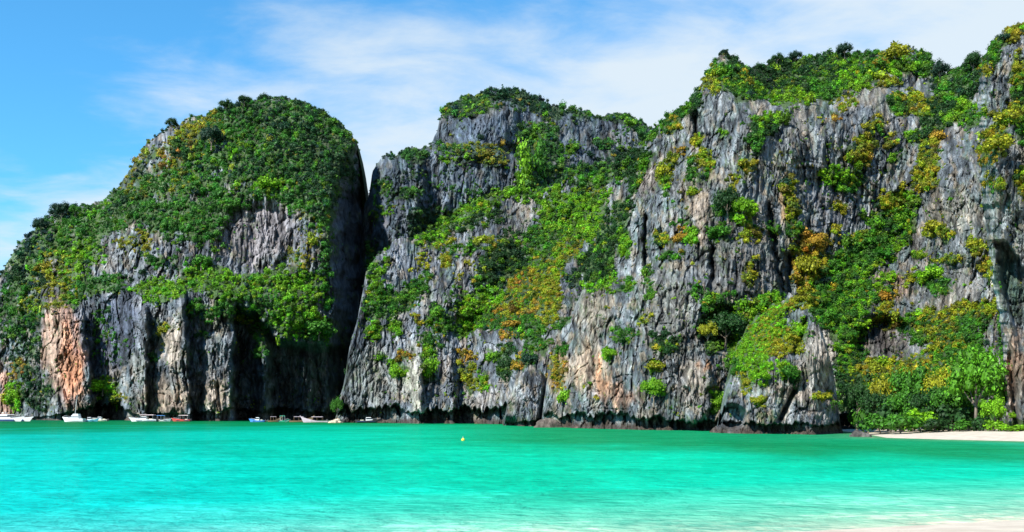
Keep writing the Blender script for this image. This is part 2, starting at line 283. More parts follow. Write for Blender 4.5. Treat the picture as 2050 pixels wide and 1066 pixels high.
 (1578, 385, 12, 34, 0, 'y', .8), (1588, 430, 14, 26, 0, 'y', .8), (1595, 460, 16, 20, 0, 'g', .6), (1625, 490, 26, 24, 0, 'o', 1.1), (1605, 497, 18, 14, 0, 'y', 1.1), (1610, 545, 26, 44, 0, 'o', .9), (1620, 560, 18, 34, 0, 'y', 1.1), (1645, 530, 20, 24, 0, 'y', .8), (1620, 595, 26, 12, 0, 'y', 1.1), (1498, 550, 10, 30, 0, 'y', .6),
 (1700, 570, 55, 60, 20, 'l', .8), (1690, 590, 60, 90, 10, 'g', 1.3), (1735, 505, 50, 36, -40, 'g', 1.1), (1790, 455, 50, 34, -40, 'g', 1), (1785, 408, 34, 22, -10, 'y', 1), (1815, 430, 18, 44, 12, 'l', 1.3), (1800, 490, 24, 14, 0, 'l', .9), (1745, 435, 20, 9, 0, 'l', .9), (1715, 480, 20, 10, -10, 'y', .9), (1690, 665, 42, 60, 0, 'l', .8), (1700, 690, 36, 60, 0, 'g', 1), (1705, 770, 30, 70, 0, 'd', .9), (1665, 460, 10, 8, 0, 'y', .7), (1680, 415, 10, 14, 0, 'y', .7),
 (1760, 560, 22, 40, 20, 'l', .9), (1872, 462, 24, 10, 0, 'y', 1.3), (1890, 470, 20, 10, 0, 'y', 1), (1952, 492, 18, 12, 0, 'y', 1.1), (1890, 520, 40, 5, -5, 'y', 1), (1865, 555, 26, 12, 0, 'l', 1.1), (1885, 575, 20, 16, 0, 'g', .9), (1820, 560, 18, 9, 0, 'y', .8), (1770, 585, 26, 16, 30, 'o', 1), (1835, 510, 14, 9, 0, 'l', .9), (1975, 540, 12, 20, 0, 'y', .6),
 (1940, 625, 50, 18, 0, 'y', 1.1), (1960, 640, 30, 20, 0, 'g', .9), (1870, 650, 50, 30, 0, 'y', .8), (1850, 660, 50, 30, 0, 'g', .7), (1775, 640, 40, 30, 0, 'y', .5), (1790, 655, 34, 12, 0, 'o', .5), (1830, 740, 90, 30, 0, 'y', .8), (1740, 745, 50, 26, 0, 'y', .8), (1800, 800, 120, 50, 0, 'g', 1), (1920, 740, 60, 100, 0, 'g', 1.1), (1900, 690, 40, 26, 0, 'y', 1),
 (1218, 712, 11, 8, 0, 'l', 1.1), (1118, 750, 16, 36, 0, 'o', .5), (1330, 690, 26, 22, 0, 'd', .8), (1255, 670, 24, 14, 0, 'g', .5), (1310, 735, 15, 9, 0, 'y', 1.1), (1302, 580, 12, 20, 0, 'g', .6), (1300, 545, 14, 14, 0, 'g', .5), (1290, 640, 14, 10, 0, 'y', .5),
 (1450, 655, 50, 50, 0, 'd', 1.1), (1432, 612, 30, 20, 0, 'g', 1), (1420, 605, 12, 18, 0, 'y', .8), (1478, 632, 34, 20, 0, 'l', 1), (1400, 590, 24, 14, 0, 'g', .5), (1437, 808, 9, 18, 0, 'l', 1.3),
 # pinnacle
 (1545, 640, 46, 44, -35, 'l', 1.3), (1520, 655, 46, 44, -35, 'y', .9), (1500, 700, 44, 50, -20, 'l', 1.3), (1480, 720, 30, 34, 0, 'g', .7), (1585, 610, 30, 11, -30, 'y', 1.3), (1620, 610, 14, 12, 0, 'y', 1), (1560, 690, 50, 22, 0, 'y', .9), (1600, 660, 16, 26, 10, 'l', 1.1), (1575, 742, 20, 18, 0, 'l', 1.1), (1580, 755, 20, 14, 0, 'd', 1), (1525, 755, 18, 12, 0, 'l', .9), (1492, 765, 16, 24, 0, 'y', .7), (1640, 795, 18, 8, 0, 'y', 1), (1515, 805, 14, 9, 0, 'y', .8), (1690, 780, 6, 30, 0, 'g', .6),
 # near pillar
 (2020, 72, 34, 14, -35, 'y', 1), (1985, 105, 14, 24, 10, 'g', 1.1), (1972, 130, 14, 20, 0, 'y', .8), (2005, 80, 12, 10, 0, 'd', 1), (2045, 60, 20, 14, 0, 'y', 1), (2020, 235, 34, 18, -45, 'y', 1.4), (1990, 275, 26, 18, -40, 'y', 1.4), (1985, 300, 30, 16, -10, 'y', 1.3), (1975, 325, 20, 12, 0, 'o', .8), (2040, 145, 18, 34, 0, 'y', 1.2), (2045, 190, 16, 40, 0, 'd', 1), (2048, 250, 12, 40, 0, 'g', 1), (1998, 370, 22, 10, 0, 'y', .7), (2046, 370, 12, 34, 0, 'y', .9), (1968, 220, 8, 20, 0, 'l', .5), (2035, 848, 26, 9, 0, 'l', 1.2),
]
BARE = [(400, 505, 80, 26, 0, .6), (270, 560, 30, 14, 0, .5), (620, 480, 34, 50, 0, .5), (230, 480, 34, 16, -20, .5), (300, 330, 26, 10, -50, .7), (330, 395, 22, 14, 0, .7), (275, 455, 26, 14, 0, .7), (395, 392, 30, 12, 0, .7), (185, 545, 34, 12, 0, .7), (350, 500, 50, 26, 0, .6), (90, 590, 26, 18, 0, .6), (20, 700, 20, 30, 0, .6), (445, 345, 24, 12, 0, .5), (522, 468, 88, 64, 0, 1.0), (268, 640, 60, 50, 0, .9), (130, 700, 48, 90, 0, 1.0), (345, 720, 100, 70, 0, .6), (470, 372, 34, 16, 0, .6), (1000, 250, 60, 34, 0, .8), (920, 262, 60, 28, 0, .8), (690, 600, 34, 260, 0, 1.0), (1650, 720, 26, 70, 0, 1.0), (1590, 640, 20, 22, 0, .8), (1520, 420, 40, 30, 0, .4), (1355, 560, 40, 50, 0, .9), (1215, 262, 60, 20, 0, .9), (1150, 265, 40, 22, 0, .8), (1180, 312, 40, 20, -20, .9), (1275, 285, 22, 16, 0, .7), (930, 345, 80, 24, 0, .7), (960, 365, 70, 18, 0, .7), (790, 455, 40, 40, 0, .7), (950, 500, 40, 22, 0, .5), (1050, 440, 40, 26, -30, .7), (900, 560, 60, 30, 0, .5), (800, 540, 50, 30, 0, .6), (1225, 400, 20, 60, 20, .7), (470, 505, 60, 26, 0, .6), (250, 520, 40, 16, 0, .5), (1770, 690, 66, 32, 0, .8), (1780, 560, 60, 40, 0, .6)]

TOPS = {}
MY, MX = np.mgrid[-140:900:4, -160:2460:4].astype(float)
VMAP = np.zeros(MX.shape)
for s in VEG:
    VMAP = np.maximum(VMAP, s[6] * (1 - sstep(.72, 1.22, ell(s, MX, MY))))
for s in BARE: VMAP = VMAP * (1 - s[5] * (1 - sstep(.75, 1.05, ell(s, MX, MY))))
def vmap(px, py):
    i = np.clip((py + 140) / 4, 0, VMAP.shape[0] - 1.01); j = np.clip((px + 160) / 4, 0, VMAP.shape[1] - 1.01)
    a, b = i.astype(int), j.astype(int); u, v = i - a, j - b
    return VMAP[a, b] * (1 - u) * (1 - v) + VMAP[a + 1, b] * u * (1 - v) + VMAP[a, b + 1] * (1 - u) * v + VMAP[a + 1, b + 1] * u * v
# ------------------------------------------------------------------ a rock relief: a real surface with a depth for every point, a rounded crest and a far side
def rock_noise(px, py, D, z, sc=1.0, amp=1.0, seed=0.0, slope=0.0):
    """relief of fluted limestone in photo-pixel units: positive goes away from the viewer"""
    w = D * 4.0
    wx = px + 9 * perlin(px / 60, py / 90, w / 300 + seed) * sc; wy = py + 16 * perlin(px / 50 + 5, py / 50, seed)
    jx = px + 5 * perlin(px / 14, py / 14, seed + 8); jy = py + 5 * perlin(px / 14 + 9, py / 14, seed + 8)
    q1, q2, qid = worley((wx + 10 * perlin(px / 30, py / 22, seed + 3)) / (44 * sc), wy / (120 * sc) + seed + 7, 9)
    n = -24 * fbm(px / (110 * sc), py / (170 * sc), w / 400 + seed, 2)
    rib = ridged(wx / (30 * sc), wy / (100 * sc), w / 120 + seed, 2, .5)
    n = n - 10 * rib
    f1, f2, cid = worley((wx + .3 * jy) / (17 * sc), wy / (42 * sc) + seed)
    n = n + 9 * (cid - .5) + 4.5 * (1 - sstep(0.0, 0.25, f2 - f1)) * sstep(-.4, .3, perlin(px / 18, py / 25, seed + 44))
    n = n + 17 * (qid - .5) + 9 * (1 - sstep(0.0, 0.10, q2 - q1))
    ro = .45 + .95 * sstep(-.3, .35, fbm(px / 48, py / 60, seed + 120, 2)); n0 = n; n = 0
    g1, g2, gid = worley(jx / (8 * sc) + 31, jy / (24 * sc) + seed, 5)
    n = n + 6.0 * (gid - .5) + 2.2 * (1 - sstep(0.0, 0.25, g2 - g1))
    n = n - 5.0 * ridged(wx / (11 * sc), wy / (46 * sc), w / 60 + seed, 2, .6) - 3.2 * ridged(jx / (5.5 * sc), jy / (30 * sc), w / 40 + seed, 2, .6) - 2.4 * ridged(jx / (20 * sc), jy / (26 * sc), w / 90 + seed, 3, .6)
    n = n - 3.0 * perlin(px / 5, py / 8, w / 30) - 1.6 * perlin(px / 2.6, py / 4.5, w / 16)
    n = n0 + n * ro - 6.5 * (1.5 - ro) * ridged(wx / (10 * sc), wy / (150 * sc), w / 80 + seed + 2, 2, .55)
    n = n + 5 * perlin(px / 60, py / 13, seed + 3) * (0.5 + slope) + 7 * (1 - sstep(.0, .12, np.abs(perlin(px / 70, py / 34, seed + 66)))) * sstep(0, .3, perlin(px / 40, py / 60, seed + 68))
    crack = sstep(.80, .97, 1 - np.abs(2.2 * perlin(wx / (38 * sc), wy / (190 * sc), seed + 90))) * sstep(-.05, .25, perlin(px / 50, py / 70, seed + 95))
    n = n + 13 * crack
    return n * amp

def rock_colour(px, py, D, z, seed=0.0, tone=(1, 1, 1)):
    warm = .6 if tone[0] < 1 else 1.0
    a = fbm(px / 70, py / 90, seed + 9, 3)[..., None]; b = fbm(px / 26, py / 60, seed + 19, 3)[..., None]
    jp = px + 6 * perlin(px / 20, py / 20, seed); st = fbm(jp / 7, py / 80, seed + 29, 3)[..., None]; st2 = fbm(jp / 3.5, py / 14, seed + 39, 2)[..., None]
    c = np.array((0.104, 0.120, 0.138)) * (1 + 0.4 * a + 0.3 * b) + np.array((0.11, 0.11, 0.11)) * sstep(0.1, 0.7, b)
    g = sstep(0.15, 0.7, fbm(px / 45 + 50, py / 80, seed, 2))[..., None]
    c = c * (1 - g * .5) + np.array((0.29, 0.235, 0.17)) * g * .5
    g = sstep(0.1, 0.6, fbm(px / 30 + 80, py / 60, seed + 3, 2))[..., None]
    c = c * (1 - g * .4) + np.array((0.13, 0.20, 0.18)) * g * .4
    g = sstep(0.15, 0.55, fbm(px / 14 + 180, py / 26, seed + 5, 3))[..., None]; c = c * (1 - g * .55) + np.array((0.27, 0.205, 0.135)) * g * .55 * warm
    g = sstep(0.2, 0.6, fbm(px / 12 + 280, py / 22, seed + 6, 3))[..., None]; c = c * (1 - g * .5) + np.array((0.34, 0.355, 0.37)) * g * .5
    jx = px + 14 * fbm(px / 22, py / 40, 3.3, 3); jy = py + 26 * fbm(px / 16, py / 60, 8.1, 2)
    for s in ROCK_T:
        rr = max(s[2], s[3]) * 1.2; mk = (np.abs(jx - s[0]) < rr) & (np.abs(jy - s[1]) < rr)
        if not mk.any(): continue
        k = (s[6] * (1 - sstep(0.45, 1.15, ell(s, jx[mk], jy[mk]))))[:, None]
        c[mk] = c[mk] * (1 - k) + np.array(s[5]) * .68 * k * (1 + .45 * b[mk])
    c = c * np.clip(1 + 0.75 * np.minimum(st, 0.2) + 0.55 * st2, .25, 1.6)
    dark = sstep(0.2, 0.6, fbm(jp / 11, py / 60, seed + 60, 3))[..., None]; c = c * (1 - .6 * dark)
    # moss and grass between the bushes
    vd = vmap(px + 13 * fbm(px / 24, py / 24, 3.3, 2), py + 13 * fbm(px / 24 + 40, py / 24, 6.1, 2)) + .5 * fbm(px / 9, py / 10, 4.4, 2)
    vd = sstep(.35, .8, vd)[..., None] * .85; c = c * (1 - vd) + np.array((0.045, 0.085, 0.018)) * (1 + .6 * a) * vd
    vd = (sstep(.1, .5, fbm(px / 8, py / 12, seed + 70, 3)) * sstep(-.1, .4, fbm(px / 50, py / 60, seed + 75, 2)))[..., None] * .5; c = c * (1 - vd) + np.array((0.09, 0.13, 0.05)) * vd
    tide = (1 - sstep(0.6, 2.2, z + 0.8 * perlin(px / 30, py / 30, 0)))[..., None]
    c = c * (1 - tide * .8) + np.array((0.055, 0.038, 0.028)) * tide * .8
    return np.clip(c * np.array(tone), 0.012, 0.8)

def relief(name, x0, x1, top, base, depth, feat, mat, stepx=1.5, stepy=2.0, sc=1.0, amp=1.0, seed=0.0, crest=45, jag=6, notch=None, tone=(1, 1, 1), back=90.0, zbot=-1.6, calm=None):
    xs = np.arange(x0, x1 + stepx, stepx)
    tp = top(xs) + jag * (fbm(xs / 26, seed * 0 + 1.7, seed, 3) - .6 * ridged(xs / 13, 0.5, seed + 4, 2))
    b = base(xs); hmax = float((b - tp).max()); ny = int(hmax / stepy)
    t = np.linspace(0, 1, ny)[:, None]
    tp = np.minimum(tp, b - 3)
    py = tp[None] + t * (b - tp)[None]; px = np.broadcast_to(xs[None], py.shape).copy()
    D0 = depth(px, py); D = feat(px, py, D0)
    d = (py - tp[None]); u = np.clip(1 - d / crest, 0, 1)
    D = D + (1 - np.sqrt(1 - u ** 2)) * crest * 1.3 * D0 / FPX
    z0 = CH + (HOR - py) / FPX * D
    fade = 0.25 + 0.75 * sstep(0, 14, d)
    nz = rock_noise(px, py, D0, z0, sc, amp, seed) * fade
    if calm is not None: nz = nz * calm(px, py)
    vd = vmap(px + 13 * fbm(px / 24, py / 24, 3.3, 2), py + 13 * fbm(px / 24 + 40, py / 24, 6.1, 2)); vd = sstep(.3, .8, vd)
    nz = nz * (1 - .45 * vd) - vd * (15 * sc * np.abs(perlin(px / 21, py / 19, seed + 55)) + 11 * np.abs(perlin(px / 11, py / 10, seed + 57)) + 12 * perlin(px / 46, py / 40, seed + 58)) * 1.3
    D = D + nz * D0 / FPX
    z0 = CH + (HOR - py) / FPX * D
    if notch is not None:
        hh, dd = notch(px); hh = hh * (1 + .45 * perlin(px / 34, 0.3, seed) + .3 * perlin(px / 7, 2.3, seed))
        D = D + dd * (1 - sstep(0.86, 1.0, z0 / np.maximum(hh, .1))) * (1 - .35 * (1 - sstep(0.0, .35, z0 / np.maximum(hh, .1))))
    P = world(px, py, D)
    P[..., 2] = np.where(P[..., 2] < zbot, zbot, P[..., 2])
    P[-1, :, 2] = zbot
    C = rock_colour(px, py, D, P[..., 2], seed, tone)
    # far side: fall away behind the crest
    rows, cr = [], []
    for k in range(10, 0, -1):
        f = k / 10.0
        r = P[0].copy(); h = r[:, 2] - zbot
        r[:, 1] += back * (f ** 1.1) * (0.3 + 0.7 * np.clip(h / 60, 0, 1)) ; r[:, 2] = zbot + h * (1 - f ** 2.2)
        r[:, 0] *= 1 + 0.0 * f
        r[:, 2] += (1 - f) * 2.0 * perlin(xs / 15, k * .7, seed)
        rows.append(r); cr.append(C[0])
    P2 = np.concatenate([np.array(rows), P]); C2 = np.concatenate([np.array(cr), C])
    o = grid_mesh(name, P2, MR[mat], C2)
    TOPS[name] = (xs, tp, b, py, P)
    return o, (xs, tp, b, P)

def surf(R, px, py):
    """points of relief R seen at px, py"""
    xs, tp, b, P = R
    i = np.clip(((px - xs[0]) / (xs[1] - xs[0])).round().astype(int), 0, len(xs) - 1)
    t = np.clip((py - tp[i]) / (b[i] - tp[i]), 0, 1); j = (t * (P.shape[0] - 1)).round().astype(int)
    return P[j, i]

# ---- left dome
def A_top(x): return pl(x, [(-140, 700), (-60, 640), (0, 560), (20, 520), (45, 480), (80, 450), (105, 432), (125, 418), (165, 415), (215, 398), (240, 375), (260, 345), (285, 300), (310, 278), (345, 256), (400, 232), (450, 218), (490, 207), (550, 199), (595, 202), (640, 222), (680, 248), (700, 268), (716, 292), (722, 330), (728, 380), (735, 415), (738, 520)])
A_rbf = rbf([(-80, 850, 570), (0, 850, 545), (90, 850, 515), (180, 850, 500), (260, 850, 470), (330, 850, 462), (400, 850, 458), (470, 850, 458), (600, 850, 470), (730, 850, 490),
             (-80, 700, 600), (0, 600, 580), (150, 600, 525), (300, 620, 480), (450, 600, 472), (600, 600, 478), (700, 600, 492), (100, 450, 600), (250, 450, 540), (400, 450, 505), (520, 470, 496), (640, 450, 498), (720, 450, 520),
             (300, 280, 610), (400, 235, 600), (550, 200, 590), (640, 230, 590), (715, 300, 570), (550, 320, 540), (400, 340, 550), (200, 410, 600), (730, 700, 500)])
def A_feat(px, py, D):
    px = px + 5 * fbm(px / 22, py / 26, 3.3, 3)
    e = pl(py, [(200, 715), (290, 700), (340, 678), (400, 655), (480, 655), (560, 662), (640, 668), (700, 655), (860, 650)]) + 5 * perlin(px / 40, py / 30, 2.2)
    D = D + 1.7 * np.maximum(0, px - e)
    lg = pl(px, [(260, 625), (300, 600), (360, 585), (420, 590), (480, 620), (520, 640), (560, 690), (640, 700), (700, 700)]) + 6 * perlin(px / 18, 0.2, 1.0)
    low = sstep(-6, 26, py - lg)
    D = D + 32 * sstep(468, 478, px + 6 * perlin(px / 30, py / 40, 5)) * sstep(-14, 10, py - lg + 0 * px) * (1 - 0.25 * sstep(540, 700, px))
    D = D - 30 * low * np.exp(-((px - 528) / 15) ** 2) * sstep(640, 700, py) - 16 * low * np.exp(-((px - 612) / 17) ** 2) * sstep(660, 720, py)
    D = D - low * (14 * sstep(248, 288, px) * (1 - sstep(290, 297, px)))
    D = D - low * (21 * sstep(300, 368, px + (py - 700) * .06) * (1 - sstep(372, 382, px - (py - 700) * .06)))
    D = D - low * (17 * sstep(398, 420, px) * (1 - sstep(462, 472, px))) * sstep(660, 690, py)
    # orange slab
    sl_ = sstep(585, 640, py + .3 * (130 - px))
    D = D - 17 * sl_ * sstep(80, 108, px) * (1 - sstep(168, 182, px - (py - 700) * .14))
    D = D + 9 * sl_ * sstep(176, 190, px) * (1 - sstep(232, 256, px))
    # ledges: rock above steps back
    l2 = pl(px, [(150, 600), (200, 585), (270, 595), (330, 600), (400, 590), (470, 600), (560, 600)])
    D = D + 12 * sstep(10, -14, l2 - 22 - py) * 0 + 11 * (1 - sstep(-34, -6, py - l2)) * sstep(140, 200, px) * (1 - sstep(560, 680, px))
    # bare hollow in the middle of the dome
    hol = 1 - sstep(0.75, 1.1, ell((522, 480, 92, 78, 0), px, py)); D = D + 9 * hol
    return D
def A_base(x): return HOR + (CH + 2.4) * FPX / pl(x, [(-140, 560), (0, 530), (180, 485), (260, 450), (470, 440), (480, 480), (660, 500), (740, 560)])
def A_notch(px): return pl(px, [(-100, 2), (120, 2.5), (180, 6.5), (240, 8.5), (275, 3), (380, 3.5), (470, 6), (660, 4), (740, 4)]), pl(px, [(-100, 6), (150, 8), (200, 26), (245, 26), (280, 9), (470, 10), (740, 8)])
oA, RA = relief('limestone_cliff', -140, 738, A_top, A_base, A_rbf, A_feat, 'far', seed=1.3, notch=A_notch, calm=lambda x, y: 1 - .7 * sstep(-5, 20, x - pl(y, [(200, 715), (290, 700), (340, 678), (400, 655), (560, 662), (640, 668), (700, 655), (860, 650)])), amp=.9, sc=1.0, back=130)
tag(oA, 'domed limestone cliff with an orange scar, rising from the sea on the far left', None, None, 'structure')

# ---- far summit behind
def B_top(x): return pl(x, [(600, 860), (700, 700), (728, 420), (738, 395), (745, 350), (760, 325), (785, 308), (830, 300), (862, 292), (875, 262), (885, 225), (905, 205), (940, 193), (985, 181), (1030, 184), (1070, 193), (1105, 212), (1130, 222), (1160, 217), (1190, 232), (1225, 232), (1250, 231), (1285, 245), (1315, 260), (1400, 300), (1500, 420)])
B_rbf = rbf([(600, 850, 660), (740, 500, 600), (745, 330, 620), (800, 450, 570), (830, 310, 600), (870, 480, 575), (870, 350, 590), (885, 230, 640), (980, 185, 660), (1000, 300, 600), (1000, 400, 580), (1100, 220, 670), (1100, 320, 620), (1200, 240, 690), (1200, 340, 630), (1310, 260, 700), (1300, 400, 640), (1000, 600, 560), (800, 600, 560), (1400, 500, 640), (1200, 600, 590)])
def B_feat(px, py, D):
    px = px + 7 * fbm(px / 24, py / 26, 4.4, 3); py = py + 6 * fbm(px / 30, py / 22, 6.4, 2)
    D = D - 24 * sstep(865, 950, px) * (1 - sstep(985, 1060, px + (py - 250) * .2)) * sstep(205, 225, py) * (1 - sstep(285, 310, py))
    D = D + 30 * (1 - sstep(-14, 10, py - pl(px, [(860, 300), (900, 296), (1000, 300), (1060, 320)]))) * sstep(850, 880, px) * (1 - sstep(1060, 1100, px))
    D = D - 20 * sstep(745, 775, px) * (1 - sstep(835, 862, px)) * sstep(300, 340, py)
    D = D - 18 * np.exp(-((px - 1065) / 26) ** 2) * sstep(270, 320, py)
    return D
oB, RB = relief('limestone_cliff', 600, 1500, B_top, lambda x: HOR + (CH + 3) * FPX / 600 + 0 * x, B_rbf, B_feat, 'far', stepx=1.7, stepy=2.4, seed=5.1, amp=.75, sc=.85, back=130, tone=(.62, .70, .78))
tag(oB, 'farthest domed limestone summit rising behind the central karst slope', None, None, 'structure')

# ---- central slope
def C_top(x): return pl(x, [(655, 868), (672, 838), (680, 800), (688, 770), (700, 700), (716, 645), (726, 590), (733, 545), (755, 515), (790, 486), (830, 478), (880, 455), (950, 415), (1000, 385), (1060, 388), (1100, 372), (1135, 345), (1165, 348), (1200, 350), (1240, 320), (1270, 300), (1310, 275), (1360, 260), (1420, 300), (1500, 400)])
C_rbf = rbf([(670, 850, 352), (740, 850, 345), (800, 850, 338), (900, 850, 325), (1000, 850, 296), (1060, 850, 262), (1120, 850, 250), (1300, 850, 260), (720, 650, 372), (740, 560, 392), (850, 620, 388), (950, 680, 360), (1000, 600, 372), (1100, 600, 340), (1180, 600, 330), (800, 490, 440), (950, 420, 480), (1100, 380, 490), (1200, 350, 490), (1310, 270, 500), (1200, 480, 410), (1050, 500, 430), (950, 520, 425), (1300, 500, 400), (1150, 700, 290), (1050, 720, 300), (850, 750, 352), (1400, 300, 500), (680, 790, 362)])
def C_feat(px, py, D):
    px = px + 5 * fbm(px / 20, py / 24, 3.3, 3)
    # fins and gullies that come down from the crest
    D = D - 9 * sstep(800, 842, px) * (1 - sstep(842, 852, px)) * sstep(690, 740, py)
    D = D - 8 * sstep(880, 902, px) * (1 - sstep(906, 915, px)) * sstep(700, 760, py)
    D = D + 10 * np.exp(-((px - 1000 - (600 - py) * .8) / 45) ** 2) * sstep(400, 450, py) * (1 - sstep(640, 700, py))
    ridge = pl(py, [(380, 1150), (520, 1010), (640, 930), (860, 900)])
    D = D - 16 * np.exp(-((px - ridge + 60) / 60) ** 2) * sstep(440, 500, py)
    return D
def C_base(x): return HOR + (CH + 2.4) * FPX / pl(x, [(655, 345), (900, 318), (1000, 290), (1060, 255), (1500, 240)])
def C_notch(px): return pl(px, [(655, 1), (690, 5.4), (900, 5.2), (1020, 5.2), (1500, 4)]), pl(px, [(655, 3), (700, 13), (1500, 13)])
oC, RC = relief('limestone_cliff', 655, 1500, C_top, C_base, C_rbf, C_feat, 'mid', seed=9.7, sc=.8, amp=.95, notch=C_notch, crest=24, jag=8, back=60)
tag(oC, 'central grey karst slope with green gullies and a dark undercut at the waterline', None, None, 'structure')

# ---- right wall
def D_top(x): return pl(x, [(1070, 880), (1082, 850), (1092, 790), (1100, 740), (1115, 680), (1145, 630), (1165, 590), (1180, 540), (1205, 450), (1225, 400), (1255, 360), (1285, 310), (1305, 268), (1330, 245), (1360, 220), (1385, 200), (1400, 182), (1410, 156), (1430, 124), (1449, 101), (1470, 122), (1496, 143), (1514, 140), (1545, 124), (1575, 120), (1620, 118), (1680, 107), (1730, 112), (1760, 105), (1800, 102), (1840, 100), (1856, 112), (1872, 140), (1890, 152), (1915, 142), (1945, 128), (1960, 135), (2000, 120), (2200, 100)])
D_rbf = rbf([(1090, 870, 238), (1150, 865, 214), (1250, 861, 192), (1350, 865, 182), (1450, 870, 176), (1600, 870, 178), (1700, 870, 180), (1800, 860, 172), (1950, 860, 162), (2150, 860, 150),
             (1110, 700, 250), (1150, 650, 246), (1250, 620, 222), (1350, 600, 205), (1450, 600, 204), (1550, 600, 214), (1650, 620, 222), (1750, 600, 226), (1850, 620, 222), (1950, 600, 200), (2150, 600, 180),
             (1200, 480, 275), (1250, 420, 262), (1300, 300, 285), (1400, 320, 250), (1500, 320, 246), (1600, 320, 250), (1680, 360, 258), (1800, 330, 272), (1900, 380, 240), (1960, 350, 230), (2150, 350, 215),
             (1410, 180, 278), (1450, 115, 300), (1550, 130, 340), (1700, 110, 355), (1850, 105, 345), (1880, 155, 345), (1950, 135, 325), (2150, 120, 300), (1550, 215, 266), (1750, 210, 285), (1850, 230, 300), (1900, 250, 285), (1800, 470, 258), (1740, 500, 246), (1600, 480, 236)])
def D_feat(px, py, D):
    px = px + 6 * fbm(px / 20, py / 24, 3.3, 3)
    D = D - 5 * sstep(1280, 1330, px) * (1 - sstep(1285, 1298, px + 0 * py)) * sstep(430, 440, py)
    D = D + 10 * np.exp(-((px - 1292) / 5) ** 2) * sstep(420, 440, py) * (1 - sstep(520, 545, py))      # dark cleft
    D = D + 7 * np.exp(-((px - 1545 - (py - 450) * .15) / 7) ** 2) * sstep(390, 430, py) * (1 - sstep(590, 610, py))
    D = D + 9 * np.exp(-((px - 1578) / 8) ** 2) * sstep(500, 520, py) * (1 - sstep(590, 605, py))
    D = D + 8 * np.exp(-((px - 1425) / 6) ** 2) * sstep(480, 510, py) * (1 - sstep(570, 590, py))
    D = D + 9 * np.exp(-((px - 1395) / 6) ** 2) * sstep(215, 240, py) * (1 - sstep(275, 290, py))
    # wall stands forward of the green recess on the right
    D = D + 4 * sstep(1575, 1600, px) * (1 - sstep(1690, 1760, px)) * sstep(450, 520, py)
    # foot of the wall left of the pinnacle and the leaning slab
    D = D + 9 * (1 - sstep(.7, 1.1, ell((1450, 660, 52, 50, 0), px, py)))
    D = D - 4 * (1 - sstep(.7, 1.05, ell((1395, 790, 40, 70, 10), px, py)))
    D = D - 3.5 * sstep(-4, 6, py - pl(px, [(1150, 820), (1250, 815), (1300, 810)])) * sstep(1150, 1170, px) * (1 - sstep(1280, 1300, px)) * 0
    D = D + 5 * (1 - sstep(-6, 8, py - pl(px, [(1100, 600), (1150, 585), (1300, 560), (1420, 560)]))) * sstep(1110, 1160, px) * (1 - sstep(1420, 1480, px))
    D = D + 26 * (1 - sstep(-14, 6, py - pl(px, [(1400, 170), (1450, 168), (1500, 190), (1540, 218), (1620, 205), (1700, 215), (1780, 190), (1900, 180)]))) * sstep(1480, 1540, px) * (1 - sstep(1850, 1900, px))
    # hollow behind the beach trees
    D = D + 9 * (1 - sstep(.7, 1.1, ell((1770, 690, 70, 60, 0), px, py)))
    D = D - 9 * (1 - sstep(.6, 1.2, ell((1930, 420, 70, 130, 0), px, py)))
    return D
def D_base(x): return HOR + (CH + 2.2) * FPX / pl(x, [(1070, 230), (1150, 206), (1250, 188), (1450, 166), (1700, 166), (2200, 150)])
def D_notch(px): return pl(px, [(1070, 2.6), (1150, 3.3), (1300, 2.4), (1430, 1.6), (1470, 3.4), (1660, 2.5), (1730, 2.5), (1760, .01), (2200, .01)]), pl(px, [(1070, 6), (1150, 7), (1400, 5), (1680, 6), (1740, 6), (1770, 0), (2200, 0)])
oD, RD = relief('limestone_cliff', 1070, 2200, D_top, D_base, D_rbf, D_feat, 'mid', seed=14.2, sc=.95, amp=1.0, notch=D_notch, crest=36, jag=8, back=80, tone=(1.06, 1.05, 1.0))
tag(oD, 'tall fluted grey limestone wall with a flat wooded top, right of centre behind the beach', None, None, 'structure')

# ---- pinnacle in front of the wall
def F_top(x): return pl(x, [(1425, 876), (1442, 862), (1452, 815), (1464, 745), (1476, 695), (1500, 655), (1535, 622), (1565, 606), (1590, 597), (1608, 600), (1625, 615), (1640, 650), (1655, 690), (1668, 740), (1676, 800), (1682, 850), (1690, 874)])
F_rbf = rbf([(1430, 870, 158), (1480, 870, 152), (1560, 870, 150), (1640, 870, 149), (1690, 870, 160), (1470, 720, 164), (1540, 720, 156), (1600, 720, 154), (1650, 720, 156), (1560, 640, 166), (1600, 605, 168), (1500, 660, 172), (1680, 800, 162)])
def F_feat(px, py, D):
    D = D + 4 * np.exp(-((px - 1600 + (py - 680) * .35) / 6) ** 2) * sstep(630, 650, py) * (1 - sstep(700, 720, py))
    D = D + 5 * np.exp(-((px - 1562 - (840 - py) * .5) / 6) ** 2) * sstep(770, 790, py) * (1 - sstep(840, 850, py))
    D = D - 2.5 * sstep(1600, 1625, px) - 1.5 * sstep(1575, 1600, px) * sstep(780, 800, py)
    D = D + 6 * (1 - sstep(.7, 1.1, ell((1465, 835, 30, 26, 0), px, py)))
    return D
oF, RF = relief('rock_pinnacle', 1425, 1690, F_top, lambda x: HOR + (CH + 2) * FPX / 148 + 0 * x, F_rbf, F_feat, 'near', stepx=1.3, stepy=1.8, seed=21.5, sc=.8, amp=.62, crest=18, jag=5, back=22, notch=lambda px: (1.7 + 0 * px, 3.2 + 0 * px), tone=(1.15, 1.13, 1.1))
tag(oF, 'pointed limestone pinnacle half covered in lime green scrub, standing in the water before the wall', 'rock')

